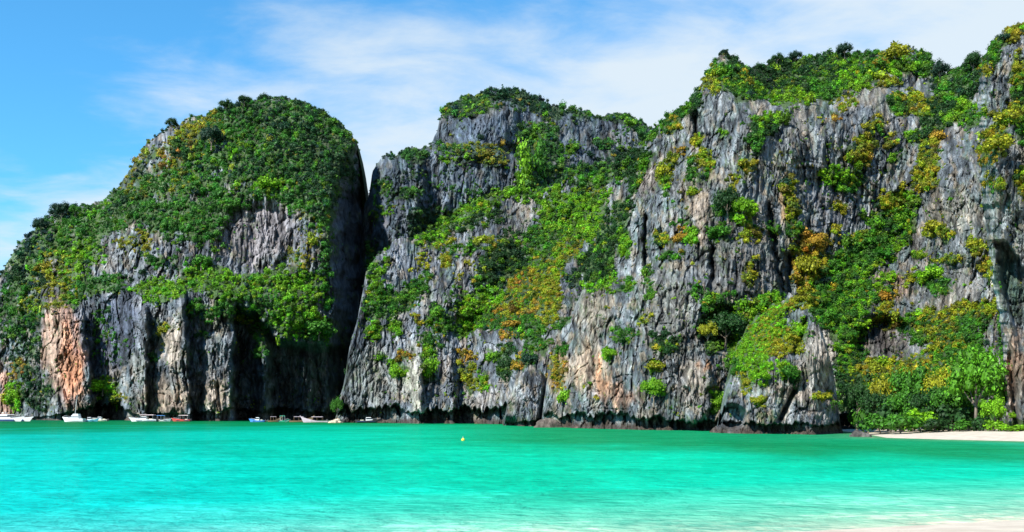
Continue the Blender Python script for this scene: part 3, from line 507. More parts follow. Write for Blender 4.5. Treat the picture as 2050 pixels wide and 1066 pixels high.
# ---- dark outcrop at the waterline
def G_top(x): return pl(x, [(1002, 872), (1010, 835), (1018, 800), (1030, 775), (1050, 745), (1068, 735), (1085, 748), (1098, 765), (1104, 800), (1108, 840), (1112, 872)])
G_rbf = rbf([(1005, 860, 262), (1050, 860, 246), (1080, 860, 244), (1110, 860, 262), (1060, 740, 262), (1030, 790, 254), (1085, 790, 250), (1100, 800, 262)])
def G_feat(px, py, D):
    return D + 0.55 * np.maximum(0, px - pl(py, [(740, 1085), (790, 1082), (850, 1070)])) + 6 * sstep(832, 848, py) * (1 - sstep(1028, 1045, px))
oG, RG = relief('rock_outcrop', 1002, 1112, G_top, lambda x: HOR + (CH + 2) * FPX / 236 + 0 * x, G_rbf, G_feat, 'mid', stepx=1.2, stepy=1.6, seed=31.5, sc=.6, amp=.5, crest=12, jag=4, back=20, notch=lambda px: (1.6 + 0 * px, 4.0 + 0 * px))
tag(oG, 'squat grey rock buttress jutting out at the waterline with a black hollow on its right', 'rock')

# ---- near pillar on the right edge: rows run down its leaning left side
def pillar():
    ys = np.arange(-120, 880, 2.2); L = pl(ys, [(-120, 2330), (-60, 2200), (0, 2110), (45, 2052), (60, 2015), (85, 1984), (110, 1970), (140, 1962), (200, 1958), (260, 1962), (300, 1966), (350, 1962), (400, 1968), (480, 1975), (560, 1986), (650, 2003), (720, 2008), (790, 2013), (880, 2018)])
    L = L + 5 * fbm(ys / 22, 3.1, 2.0, 3)
    back, front = 14, 230
    s = np.linspace(0, 1, front); py = np.broadcast_to(ys[:, None], (len(ys), front)).copy(); px = L[:, None] + s[None] ** 1.15 * (2420 - L[:, None])
    u = np.clip(1 - (px - L[:, None]) / 26, 0, 1)
    D = pl(ys, [(-120, 190), (50, 165), (130, 152), (300, 145), (500, 140), (700, 134), (880, 130)])[:, None] + 0 * px
    D = D + 8 * (1 - np.sqrt(1 - u ** 2))
    wv = 5 * fbm(px / 16, py / 30, 7.7, 2)
    D = D + 5 * sstep(0, 14, px + wv - pl(py, [(480, 1984), (560, 1998), (650, 2020), (720, 2036)])) * sstep(478, 490, py) * (1 - sstep(0, 14, px + wv - pl(py, [(480, 2004), (520, 2034), (600, 2070), (720, 2078)]))) * (1 - sstep(660, 730, py))
    D = D - 3 * sstep(0, 10, px + wv - pl(py, [(640, 2070), (700, 2044), (760, 2036), (880, 2040)])) * sstep(640, 690, py)
    D = D - 6 * (1 - sstep(.5, 1.1, ell((2030, 330, 60, 110, 0), px, py))) * 0.6
    D = D + 4 * np.exp(-((px - 2026 - (py - 760) * .1) / 6) ** 2) * sstep(690, 720, py)
    D = D + rock_noise(px, py, D, 0, 1.0, .85, 44.0) * D / FPX * (0.35 + .65 * (1 - u))
    P = world(px, py, D); C = rock_colour(px, py, D, P[..., 2] + 5, 44.0, (1.08, 1.08, 1.04))
    B = []
    for k in range(back, 0, -1):
        q = P[:, 0].copy(); g = 1 + 3.0 * k / q[:, 1]; q[:, 0] = q[:, 0] * g + 0.25 * k ** 1.4; q[:, 1] += 3.0 * k; q[:, 2] -= 0.03 * k ** 2; B.append(q)
    P = np.concatenate([np.stack(B, 1), P], 1); C = np.concatenate([np.repeat(C[:, :1], back, 1), C], 1)
    o = grid_mesh('rock_pillar', P, MR['near'], C)
    tag(o, 'overhanging grey rock pillar at the right edge with a leaning dark hollow', 'rock')
    return o, (ys, L, front, back, P)
oE, RE = pillar()
def surfE(px, py):
    ys, L, front, back, P = RE
    j = np.clip(((py - ys[0]) / 2.2).round().astype(int), 0, len(ys) - 1)
    s = np.clip((px - L[j]) / (2420 - L[j]), 0, 1) ** (1 / 1.15); i = back + (s * (front - 1)).round().astype(int)
    return P[j, i]

# ------------------------------------------------------------------ plants
def ico(sub=1):
    import bmesh
    bm = bmesh.new(); bmesh.ops.create_icosphere(bm, subdivisions=sub, radius=1.0)
    v = np.array([x.co[:] for x in bm.verts]); f = [[q.index for q in p.verts] for p in bm.faces]; bm.free(); return v, f
IV, IF = ico(1)
def leaf_mesh(name, blobs, n, size, seed, mat, core=.72):
    """foliage: leaf sprays spread over the skins of several clumps, with a dense inside"""
    r = np.random.RandomState(seed); V, F, A = [], [], []
    vol = np.array([b[3] ** 2 for b in blobs]); pick = r.choice(len(blobs), n, p=vol / vol.sum())
    for k in range(n):
        bx, by, bz, br = blobs[pick[k]][:4]
        d = r.normal(size=3); d[2] = d[2] * .9 + .35; d /= np.linalg.norm(d)
        p = np.array((bx, by, bz)) + d * br * (0.55 + 0.75 * r.rand() ** 1.3)
        nn = d * .8 + r.normal(size=3) * .55 + np.array((0, 0, .35)); nn /= np.linalg.norm(nn)
        t = np.cross(nn, r.normal(size=3)); t /= np.linalg.norm(t); b2 = np.cross(nn, t)
        s = size * (0.6 + .8 * r.rand()); e = s * (0.5 + .4 * r.rand())
        i = len(V); V += [p - t * s, p - b2 * e + nn * s * .15, p + t * s, p + b2 * e - nn * s * .2]
        F.append((i, i + 1, i + 2)); F.append((i, i + 2, i + 3)); v = r.rand(); A += [v] * 4
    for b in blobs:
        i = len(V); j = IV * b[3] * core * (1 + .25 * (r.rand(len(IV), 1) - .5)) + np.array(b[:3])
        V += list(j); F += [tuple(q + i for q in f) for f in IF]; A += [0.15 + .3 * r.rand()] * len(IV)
    me = bpy.data.meshes.new(name); me.from_pydata([tuple(v) for v in V], [], F); me.update()
    a = me.attributes.new('leafvar', 'FLOAT', 'POINT'); a.data.foreach_set('value', np.array(A, np.float32))
    me.materials.append(mat); return me
def blobs_for(kind, seed):
    r = np.random.RandomState(seed); out = []
    if kind == 'bush':
        for k in range(4): a = r.rand() * 6.28; out.append((.42 * math.cos(a) * r.rand() ** .5, .42 * math.sin(a) * r.rand() ** .5, .35 + .4 * r.rand(), .38 + .22 * r.rand()))
    elif kind == 'mound':
        for k in range(6): a = k + r.rand(); q = .5 * r.rand() + .25; out.append((q * math.cos(a), q * math.sin(a), .2 + .35 * r.rand(), .3 + .2 * r.rand()))
    elif kind == 'hang':
        for k in range(5): out.append((.25 * (r.rand() - .5), .2 * (r.rand() - .5), .6 - .42 * k, .36 - .03 * k + .1 * r.rand()))
    elif kind == 'tree':
        for k in range(16):
            a = r.rand() * 6.28; q = .62 * r.rand() ** .5; out.append((q * math.cos(a), q * math.sin(a), .95 + .42 * (1 - q) * r.rand() + .18 * (r.rand() - .5), .20 + .15 * r.rand()))
        for k in range(7):
            a = r.rand() * 6.28; q = .5 + .2 * r.rand(); out.append((q * math.cos(a), q * math.sin(a), .62 + .25 * r.rand(), .15 + .1 * r.rand()))
    elif kind == 'spire':
        for k in range(7): out.append((.1 * (r.rand() - .5), .1 * (r.rand() - .5), .3 + .27 * k, .34 - .04 * k))
    elif kind == 'shrub':
        for k in range(11): a = r.rand() * 6.28; q = .55 * r.rand() ** .5; out.append((q * math.cos(a), q * math.sin(a), .4 + .5 * (1 - q) * r.rand(), .2 + .16 * r.rand()))
    return out
TPL = bpy.data.collections.new('plant_templates')
for k, (kd, n) in enumerate([('bush', 110), ('mound', 120), ('bush', 100), ('hang', 110), ('mound', 110), ('bush', 120)]):
    me = leaf_mesh('shrub_foliage', blobs_for(kd, 50 + k), int(n * 1.5), .135, 70 + k, M_LEAF_I, .58)
    TPL.objects.link(bpy.data.objects.new('template_%02d' % k, me))
NT = 6

gn = bpy.data.node_groups.new('scatter_plants', 'GeometryNodeTree')
gn.interface.new_socket('Geometry', in_out='INPUT', socket_type='NodeSocketGeometry'); gn.interface.new_socket('Geometry', in_out='OUTPUT', socket_type='NodeSocketGeometry')
gi = gn.nodes.new('NodeGroupInput'); go = gn.nodes.new('NodeGroupOutput'); ci = gn.nodes.new('GeometryNodeCollectionInfo')
ci.inputs[0].default_value = TPL; ci.inputs[1].default_value = True; ci.inputs[2].default_value = True
iop = gn.nodes.new('GeometryNodeInstanceOnPoints'); iop.inputs['Pick Instance'].default_value = True
def named(nm, dt):
    n = gn.nodes.new('GeometryNodeInputNamedAttribute'); n.data_type = dt; n.inputs[0].default_value = nm; return n.outputs[0]
gn.links.new(gi.outputs[0], iop.inputs['Points']); gn.links.new(ci.outputs[0], iop.inputs['Instance'])
gn.links.new(named('pick', 'INT'), iop.inputs['Instance Index']); gn.links.new(named('size', 'FLOAT_VECTOR'), iop.inputs['Scale'])
e2r = gn.nodes.new('FunctionNodeEulerToRotation'); gn.links.new(named('turn', 'FLOAT_VECTOR'), e2r.inputs[0]); gn.links.new(e2r.outputs[0], iop.inputs['Rotation'])
gn.links.new(iop.outputs[0], go.inputs[0])

def jitter(c, r, k=.35):
    c = np.array(c); n = len(c); v = 1 + k * (r.rand(n, 1) * 2 - 1); h = 1 + .22 * (r.rand(n, 3) * 2 - 1)
    return np.clip(c * v * h, .004, .7)
def scatter(name, label, x0, x1, y0, y1, fn, topfn, every=26.0, base=.05, thick=1.0, tone=(1, 1, 1), mix=1.0, rpx=(4.0, 11.0), seed=0, lift=.25, extra=None, sky=None):
    r = np.random.RandomState(seed); n = int((x1 - x0) * (y1 - y0) / every)
    px = x0 + (x1 - x0) * r.rand(n); py = y0 + (y1 - y0) * r.rand(n)
    keep = py > topfn(px) + 1; px, py = px[keep], py[keep]
    wx = px + 13 * fbm(px / 24, py / 24, 3.3 + seed, 3); wy = py + 13 * fbm(px / 24 + 40, py / 24, 6.1 + seed, 3)
    vals = np.stack([s[6] * (1 - sstep(.72, 1.22, ell(s, wx, wy))) for s in VEG])
    dens = np.minimum(vals.max(0), 1.15)
    for s in BARE: dens = dens * (1 - s[5] * (1 - sstep(.75, 1.05, ell(s, wx, wy))))
    pat = fbm(px / 15, py / 17, 77.0 + seed, 3)
    dens = np.clip(thick * dens * (0.92 + .95 * pat), 0, 1) + base * sstep(0.15, .6, pat) * 4 * sstep(.2, .6, fbm(px / 60, py / 60, 5.5, 2) + .35)
    keep = r.rand(len(px)) < dens; px, py, vals = px[keep], py[keep], vals[:, keep]
    w = vals ** 2.2 + 1e-9; tot = w.sum(0); cum = np.cumsum(w / tot, 0); u = r.rand(len(px)); who = (cum < u).sum(0).clip(0, len(VEG) - 1)
    kinds = np.array([CG[s[5]] for s in VEG]); col = kinds[who]
    bg_ = vals.max(0) < .04; alt = np.array([CG[q] for q in 'gydgy'])[r.randint(0, 5, len(px))]; col = np.where(bg_[:, None], alt, col)
    # neighbouring plants of other sorts mixed in by clump
    cl = fbm(px / 19, py / 16, 13.0 + seed, 2)[:, None]
    cl = cl * mix; col = np.where(cl > .25, col * .45 + np.array(CG['d']) * .55, col); col = np.where(cl < -.30, col * .55 + np.array(CG['l']) * .45, col)
    sw = r.rand(len(px)) < .10 * mix; col = np.where(sw[:, None], np.array([CG[q] for q in 'dlybg'])[r.randint(0, 5, len(px))], col)
    sz = rpx[0] + (rpx[1] - rpx[0]) * r.rand(len(px)) ** 2.2
    sz = np.where(bg_, sz * .6, sz)
    sz = sz * (1 + .55 * np.clip(fbm(px / 16, py / 14, 23.0 + seed, 2), -.6, 1)); big_ = r.rand(len(px)) < .035; sz = np.where(big_ & ~bg_, sz.clip(5) * 1.9, sz)
    if sky is not None:                                           # the fringe along the crest
        m = int((x1 - x0) / sky[0]); sx = x0 + (x1 - x0) * r.rand(m); sy = topfn(sx) + 5 * r.rand(m)
        k2 = r.rand(m) < sky[1](sx); sx, sy = sx[k2], sy[k2]
        vv = np.stack([s[6] * (1 - sstep(.72, 1.4, ell(s, sx, sy))) for s in VEG]); wi = vv.argmax(0); cc = kinds[wi]; cc = np.where((vv.max(0) < .05)[:, None], np.array(CG['d']), cc * .6 + np.array(CG['d']) * .4)
        px = np.concatenate([px, sx]); py = np.concatenate([py, sy]); col = np.concatenate([col, cc]); sz = np.concatenate([sz, rpx[0] + (rpx[1] - rpx[0]) * r.rand(len(sx)) ** 2])
    P = fn(px, py); ok = P[:, 2] > 2.5; P, col, sz = P[ok], col[ok], sz[ok]
    rad = sz * P[:, 1] / FPX
    P = P + np.stack([0 * rad, -rad * .35, -rad * lift], -1)
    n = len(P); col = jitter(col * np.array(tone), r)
    me = bpy.data.meshes.new(name); me.vertices.add(n); me.vertices.foreach_set('co', P.reshape(-1).astype(np.float32))
    def att(nm, tp, key, a): q = me.attributes.new(nm, tp, 'POINT'); q.data.foreach_set(key, a)
    att('pick', 'INT', 'value', r.choice(NT, n, p=[.2, .2, .2, .1, .15, .15]).astype(np.int32))
    sv = np.stack([rad * (.85 + .4 * r.rand(n)), rad * (.85 + .4 * r.rand(n)), rad * (.8 + .45 * r.rand(n))], -1)
    att('size', 'FLOAT_VECTOR', 'vector', sv.reshape(-1).astype(np.float32))
    tv = np.stack([.35 + .3 * (r.rand(n) - .5), .4 * (r.rand(n) - .5), r.rand(n) * 6.28], -1); att('turn', 'FLOAT_VECTOR', 'vector', tv.reshape(-1).astype(np.float32))
    c4 = np.ones((n, 4), np.float32); c4[:, :3] = col; att('tint', 'FLOAT_COLOR', 'color', c4.reshape(-1))
    o = bpy.data.objects.new(name, me); COL.objects.link(o); md = o.modifiers.new('scatter', 'NODES'); md.node_group = gn
    tag(o, label, None, None, 'stuff'); print(name, n)
    return o
def topof(R): return lambda x: np.interp(x, R[0], R[1])
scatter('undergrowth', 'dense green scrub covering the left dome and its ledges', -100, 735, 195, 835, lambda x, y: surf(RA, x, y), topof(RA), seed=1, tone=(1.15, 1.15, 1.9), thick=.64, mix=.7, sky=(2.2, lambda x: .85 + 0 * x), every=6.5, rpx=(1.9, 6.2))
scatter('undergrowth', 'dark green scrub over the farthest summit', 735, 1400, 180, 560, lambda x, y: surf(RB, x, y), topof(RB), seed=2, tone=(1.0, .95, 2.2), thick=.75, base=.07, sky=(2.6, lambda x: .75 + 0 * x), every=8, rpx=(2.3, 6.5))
scatter('undergrowth', 'green and yellow scrub filling the gullies of the central slope', 680, 1310, 270, 835, lambda x, y: surf(RC, x, y), topof(RC), seed=3, sky=(5, lambda x: .5 + 0 * x), every=8.5, rpx=(2.4, 7.5), base=.09)
scatter('undergrowth', 'patchy green, yellow and orange scrub on the tall right wall', 1085, 2080, 95, 850, lambda x, y: surf(RD, x, y), topof(RD), seed=4, sky=(2.6, lambda x: .3 + .65 * sstep(1310, 1340, x)), every=9, rpx=(2.6, 9.5), base=.08)
scatter('undergrowth', 'lime green scrub on the left flank of the pinnacle', 1440, 1685, 596, 850, lambda x, y: surf(RF, x, y), topof(RF), seed=5, every=5, rpx=(2.2, 5.5), mix=.3, thick=1.15)
scatter('undergrowth', 'yellow green scrub hanging on the near pillar', 1958, 2140, 45, 860, lambda x, y: surfE(x, y), lambda x: np.interp(x, [1958, 1984, 2015, 2052, 2140], [140, 85, 60, 46, 0]), seed=6, every=10, rpx=(3, 9), sky=(3, lambda x: .7 + 0 * x))

# ---- single trees and shrubs
def tube(V, F, pts, rad, seg=7):
    base = len(V); pts = [Vector(p) for p in pts]
    for i, p in enumerate(pts):
        d = (pts[min(i + 1, len(pts) - 1)] - pts[max(i - 1, 0)]).normalized(); a = d.cross(Vector((.3, 1, .2))).normalized(); b = d.cross(a)
        for k in range(seg):
            t = 2 * math.pi * k / seg; V.append(tuple(p + (a * math.cos(t) + b * math.sin(t)) * rad[i]))
    for i in range(len(pts) - 1):
        for k in range(seg): F.append((base + i * seg + k, base + i * seg + (k + 1) % seg, base + (i + 1) * seg + (k + 1) % seg, base + (i + 1) * seg + k))
    F.append(tuple(base + k for k in range(seg))[::-1]); F.append(tuple(base + (len(pts) - 1) * seg + k for k in range(seg)))
def trunk_mesh(seed, h=1.0, limbs=5, r0=.045, spread=.45):
    r = random.Random(seed); V, F = [], []
    tube(V, F, [(0, 0, -.12), (.02, .01, .2 * h), (.05 * r.uniform(-1, 1), .04, .55 * h), (0.02, 0, .9 * h)], [r0 * 1.5, r0, r0 * .75, r0 * .35])
    for k in range(limbs):
        a = 6.28 * k / limbs + r.random(); z = h * r.uniform(.3, .6); q = spread * r.uniform(.6, 1)
        tube(V, F, [(.02, .01, z), (q * .5 * math.cos(a), q * .5 * math.sin(a), z + .18 * h), (q * math.cos(a), q * math.sin(a), z + .38 * h)], [r0 * .6, r0 * .4, r0 * .15], 5)
    me = bpy.data.meshes.new('trunk'); me.from_pydata(V, [], F); me.materials.append(M_BARK); me.update(); return me
TREES = {'tree': [(leaf_mesh('crown', blobs_for('tree', 200 + k), 2800, .040, 210 + k, M_LEAF, .66), trunk_mesh(k)) for k in range(4)],
         'shrub': [(leaf_mesh('foliage', blobs_for('shrub', 220 + k), 700, .075, 230 + k, M_LEAF, .7), trunk_mesh(10 + k, .6, 4, .03, .3)) for k in range(4)],
         'spire': [(leaf_mesh('crown', blobs_for('spire', 240), 500, .08, 241, M_LEAF, .6), trunk_mesh(20, 1.9, 2, .03, .1))],
         'hang': [(leaf_mesh('foliage', blobs_for('hang', 250), 500, .07, 251, M_LEAF, .6), trunk_mesh(21, .5, 2, .03, .1))]}
PN = {'tree': ('crown', 'trunk'), 'spire': ('crown', 'trunk'), 'shrub': ('foliage', 'stem'), 'hang': ('foliage', 'stem')}
pr = random.Random(5)
def plant(kind, px, py, rad_px, col, fn, label, group=None, tall=1.0, z=None, D=None, k=None, cat=None):
    """px, py: foot of the plant on the rock; rad_px: half width of its crown"""
    if D is not None and kind == 'shrub': z -= .24 * rad_px * D / FPX / .72 * tall
    if D is None: P = fn(np.array([float(px)]), np.array([float(py)]))[0]
    else: P = np.array([(px - CX) / FPX * D, D, z])
    R = rad_px * P[1] / FPX / (.78 if kind == 'tree' else .72 if kind == 'shrub' else .36)
    e = bpy.data.objects.new({'tree': 'tree', 'spire': 'tree'}.get(kind, 'shrub'), None); COL.objects.link(e)
    e.location = (P[0], P[1] - .25 * R * (D is None), P[2]); e.rotation_euler = (0, 0, pr.uniform(0, 6.28)); e.scale = (R, R, R * tall)
    v = TREES[kind][(k if k is not None else pr.randrange(9)) % len(TREES[kind])]
    c = np.array(CG[col]) * pr.uniform(.85, 1.15)
    for me, nm in zip(v, PN[kind]):
        o = bpy.data.objects.new(nm, me); COL.objects.link(o); o.parent = e; o.color = (*c, 1)
    tag(e, label, cat or ('tree' if kind in ('tree', 'spire') else 'shrub'), group)
    return e
fA = lambda x, y: surf(RA, x, y); fB = lambda x, y: surf(RB, x, y); fC = lambda x, y: surf(RC, x, y); fD = lambda x, y: surf(RD, x, y); fF = lambda x, y: surf(RF, x, y)
G1 = 'single shrubs and trees rooted on the cliffs'; G2 = 'trees and bushes behind the beach'; G3 = 'crest trees against the sky'
for a in [
 ('shrub', 210, 790, 27, 'l', fA, 'bright green bush above the dark sea cave, right of the orange scar', G1, .8),
 ('shrub', 330, 672, 11, 'y', fA, 'small yellow green bush on the pale buttress of the left dome', G1, 1.3),
 ('shrub', 310, 722, 10, 'd', fA, 'small dark bush in the cleft between the two pale fins', G1, 1),
 ('shrub', 30, 815, 16, 'l', fA, 'green bush low on the cliff beside the orange strip at the left edge', G1, 1.6),
 ('tree', 126, 444, 19, 'b', fA, 'round dark tree standing on the left shoulder of the dome', G3, 1),
 ('tree', 85, 470, 16, 'b', fA, 'smaller dark tree lower down the left shoulder', G3, 1),
 ('tree', 152, 436, 12, 'g', fA, 'green tree just right of the round dark shoulder tree', G3, 1),
 ('tree', 452, 228, 13, 'd', fA, 'dark crest tree left of the dome summit', G3, 1),
 ('tree', 490, 216, 12, 'd', fA, 'dark crest tree close to the dome summit', G3, 1),
 ('tree', 345, 262, 12, 'd', fA, 'dark crest tree where the dome begins to round over', G3, 1),
 ('tree', 425, 300, 22, 'b', fA, 'large blue green tree among yellow scrub high on the dome', G1, 1),
 ('shrub', 540, 385, 22, 'l', fA, 'bright yellow green bush over the bare mauve rock face', G1, .9),
 ('shrub', 640, 680, 26, 'g', fA, 'rounded green bush at the lower end of the hanging thicket', G1, 1),
 ('shrub', 405, 540, 20, 'g', fA, 'rounded green bush on the ledge left of the mauve rock face', G1, 1),
 ('hang', 1050, 352, 13, 'l', fB, 'lime green creeper hanging down the far summit, left strand', G1, 2.0),
 ('hang', 1080, 348, 12, 'g', fB, 'darker green creeper hanging down the far summit, right strand', G1, 2.2),
 ('shrub', 860, 760, 15, 'l', fC, 'lime green bush hanging in the gully above the undercut', G1, 2.1),
 ('shrub', 795, 762, 15, 'l', fC, 'lime green bush left of the pale cream rib', G1, 1.4),
 ('shrub', 985, 722, 13, 'l', fC, 'round pale green bush low on the central slope', G1, .9),
 ('shrub', 1060, 730, 15, 'b', fC, 'blue green bush on top of the squat rock buttress', G1, 1),
 ('shrub', 1038, 742, 15, 'o', fC, 'orange brown bush beside the squat rock buttress', G1, .7),
 ('shrub', 1025, 660, 20, 'o', fC, 'orange bush at the foot of the yellow thicket', G1, .7),
 ('shrub', 1132, 812, 17, 'l', fD, 'round lime green bush low on the ochre rock just above the water', G1, 1.3),
 ('tree', 1307, 812, 25, 'l', fD, 'spreading bright green tree low on the wall above the tan ledge', G1, 1.1),
 ('shrub', 1312, 742, 17, 'y', fD, 'flat yellow green bush above the spreading bright tree', G1, .7),
 ('shrub', 1220, 716, 12, 'l', fD, 'small bright bush on the grey wall between orange stains', G1, .9),
 ('shrub', 1437, 822, 10, 'l', fD, 'narrow lime green bush in the cleft left of the pinnacle', G1, 2.2),
 ('shrub', 1395, 288, 10, 'y', fD, 'small yellow bush alone on the grey shoulder of the wall', G1, 1),
 ('shrub', 1365, 306, 11, 'o', fD, 'orange bush on the grey shoulder below the small yellow one', G1, .8),
 ('shrub', 1330, 362, 18, 'y', fD, 'mustard coloured bush on the upper left edge of the wall', G1, 1.2),
 ('tree', 1455, 445, 28, 'd', fD, 'dark green tree halfway up the wall', G1, 1.2),
 ('tree', 1485, 442, 20, 'l', fD, 'lighter green tree touching the dark one halfway up the wall', G1, 1.1),
 ('shrub', 1438, 482, 24, 'g', fD, 'low rounded bush just below the pair of trees halfway up the wall', G1, .8),
 ('shrub', 1364, 486, 12, 'o', fD, 'orange bush beside a narrow bright green one', G1, 1),
 ('shrub', 1383, 488, 9, 'l', fD, 'narrow bright green bush beside an orange one', G1, 2),
 ('tree', 1625, 512, 20, 'o', fD, 'large orange leaved tree at the head of the yellow streak', G1, 1),
 ('shrub', 1612, 560, 22, 'y', fD, 'golden bush in the yellow streak above the pinnacle', G1, 1.6),
 ('tree', 1450, 700, 40, 'd', fD, 'big dark green tree in the hollow left of the pinnacle', G1, .9),
 ('tree', 1480, 665, 26, 'l', fD, 'bright green tree crown above the big dark tree by the pinnacle', G1, .8),
 ('tree', 1415, 690, 18, 'y', fD, 'yellow green tree on the left rim of the hollow by the pinnacle', G1, 1.2),
 ('tree', 1450, 114, 7, 'b', fD, 'small dark tree on the very tip of the left peak of the wall', G3, 1),
 ('tree', 1690, 118, 16, 'b', fD, 'dark tree crown highest on the wooded top', G3, .9),
 ('tree', 1590, 130, 14, 'b', fD, 'dark crest tree on the left part of the wooded top', G3, .9),
 ('tree', 1555, 132, 12, 'd', fD, 'small dark crest tree near the dip in the wooded top', G3, .9),
 ('shrub', 1762, 134, 13, 'o', fD, 'bright orange bush near the crest of the wooded top', G1, .8),
 ('shrub', 1790, 124, 24, 'y', fD, 'wide yellow green bush beneath the rocky crest knob', G1, .8),
 ('tree', 1880, 170, 20, 'b', fD, 'dark blue green tree in the saddle right of the wooded top', G3, 1.1),
 ('tree', 1945, 150, 19, 'd', fD, 'dark tree by the saddle next to the near pillar', G3, 1.1),
 ('shrub', 1876, 286, 14, 'o', fD, 'orange bush below the bright green gully by the near pillar', G1, 1),
 ('shrub', 1872, 470, 24, 'y', fD, 'yellow green bush on the pale wall above a narrow ledge', G1, .8),
 ('shrub', 1952, 502, 18, 'y', fD, 'olive bush on the pale wall close to the near pillar', G1, .9),
 ('shrub', 1866, 566, 26, 'l', fD, 'bright green bush under the narrow ledge', G1, .8),
 ('shrub', 1576, 765, 22, 'g', fF, 'round green bush on the middle of the pinnacle', G1, 1.1),
 ('shrub', 1525, 764, 17, 'l', fF, 'lime green bush on the lower left of the pinnacle', G1, .8),
 ('shrub', 1640, 802, 19, 'y', fF, 'flat olive bush on the lower right of the pinnacle', G1, .5),
 ('shrub', 1516, 810, 12, 'y', fF, 'small olive bush near the foot of the pinnacle', G1, .8),
 ('shrub', 1601, 682, 15, 'l', fF, 'green bush beside the dark cleft of the pinnacle', G1, 1.5),
 ('shrub', 1600, 604, 14, 'y', fF, 'yellow green bush on the tip of the pinnacle', G1, .6),
 ('shrub', 1995, 310, 28, 'y', surfE, 'large golden bush on the brow of the near pillar', G1, .8),
 ('shrub', 2015, 255, 24, 'y', surfE, 'golden bush above the large one on the near pillar', G1, .9),
 ('shrub', 2006, 86, 12, 'b', surfE, 'small dark tree like bush on the skyline of the near pillar', G3, 1),
]: plant(a[0], a[1], a[2], a[3], a[4], a[5], a[6], a[7], a[8])

# ------------------------------------------------------------------ water, sand
SH = [(-400, -60), (-60, 2), (-20, 14.5), (0, 22.0), (6.8, 25.0), (14.6, 28.0), (30, 36), (60, 62), (66, 85), (57.5, 108.5), (52, 117), (48.0, 126), (50, 134), (54, 150), (62, 190)]
SHN = np.array(SH, float)
def shore_dist(x, y):
    """distance to the shoreline, positive over the water (left of / beyond it)"""
    best = np.full(x.shape, 1e9); sign = np.ones(x.shape)
    for (a, b) in zip(SHN[:-1], SHN[1:]):
        d = b - a; t = np.clip(((x - a[0]) * d[0] + (y - a[1]) * d[1]) / (d @ d), 0, 1)
        qx, qy = a[0] + t * d[0], a[1] + t * d[1]; r = np.hypot(x - qx, y - qy); cr = d[0] * (y - a[1]) - d[1] * (x - a[0])
        m = r < best; best = np.where(m, r, best); sign = np.where(m, np.sign(cr), sign)
    return best * sign
def srgb(*c): return np.array([((v / 255 + .055) / 1.055) ** 2.4 if v > 10 else v / 255 / 12.92 for v in c])

ys = np.unique(np.concatenate([[-9000, -2000, -400, -100, -30, 0], np.arange(6, 70, .5), np.arange(70, 200, 1.5), np.arange(200, 700, 10), np.geomspace(700, 20000, 20)]))
xs = np.unique(np.concatenate([-np.geomspace(200, 20000, 16), np.arange(-200, -60, 5), np.arange(-60, 70, .8), np.arange(70, 200, 5), np.geomspace(200, 20000, 16)]))
GX, GY = np.meshgrid(xs, ys)
sd = shore_dist(GX, GY)
stops = [(-3, (0.50, 0.52, 0.38)), (0.0, (0.40, 0.48, 0.34)), (1.5, (0.26, 0.46, 0.32)), (4, (0.13, 0.46, 0.31)), (8, (0.04, 0.45, 0.29)), (14, (0.003, 0.44, 0.27)), (26, (0.001, 0.42, 0.24)), (62, (0.001, 0.41, 0.215)), (105, (0.001, 0.34, 0.155)), (170, (0.001, 0.175, 0.05)), (300, (0.001, 0.13, 0.04)), (420, (0.001, 0.10, 0.05))]
sx_ = np.array([s[0] for s in stops], float); sc_ = np.array([s[1] for s in stops])
sdw = np.maximum(sd, -3) * (1 + .25 * fbm(GX / 22, GY / 22, .4, 2))
wc = np.stack([np.interp(sdw, sx_, sc_[:, k]) for k in range(3)], -1)
# darker green far out towards the rocks on the right; bluer towards the left
ux = GX / np.maximum(GY, 1)
dk = sstep(80, 122, GY + 28 * sstep(.05, .35, ux) + 26 * fbm(GX / 18, GY / 40, 8.4, 3) + 0 * GX) * sstep(-.16, .06, ux)
wc = wc * (1 - .75 * dk[..., None]) + np.array((0.006, 0.155, 0.032)) * .75 * dk[..., None]
lf = (1 - sstep(-.5, .05, ux))[..., None]; wc = wc + lf * np.array((0, -.015, .10)) * sstep(.10, .40, wc[..., 1:2])
P = np.stack([GX, GY, 0 * GX], -1)
m, t, p, o_ = new_mat('turquoise_sea')
at = N(t, 'ShaderNodeAttribute', attribute_name='col')
n1 = tnoise(t, .055, 6, .6, (1, .6, 1), .4); n2 = tnoise(t, 2.1, 6, .62, (.55, 1.0, 1), .6); n3 = tnoise(t, .22, 5, .6, (.6, 1.0, 1), .5)
c = mixc(t, math_node(t, 'MULTIPLY', ramp(t, n1, .45, .70), .8), at.outputs[0], (0.5, 0.80, 0.72), 'MULTIPLY')
rip = math_node(t, 'ADD', math_node(t, 'MULTIPLY', n2, .55), math_node(t, 'MULTIPLY', n3, .45))
c = mixc(t, math_node(t, 'MULTIPLY', ramp(t, rip, .50, .585), .8), c, (0.4, 0.74, 0.74), 'MULTIPLY')
c = mixc(t, math_node(t, 'MULTIPLY', ramp(t, rip, .465, .39), 1.0), c, (2.0, 1.28, 1.34), 'MULTIPLY')  # light and dark sides of the ripples painted into the water colour
df = N(t, 'ShaderNodeBsdfDiffuse'); gl = N(t, 'ShaderNodeBsdfGlossy'); gl.inputs['Roughness'].default_value = .18; fr = N(t, 'ShaderNodeFresnel'); fr.inputs[0].default_value = 1.33
t.links.new(c, df.inputs[0]); mx = N(t, 'ShaderNodeMixShader')
w1 = tnoise(t, 1.7, 5, .58, (.65, 1.0, 1), .3); w2 = tnoise(t, .5, 5, .55, (.8, .7, 1), .3)
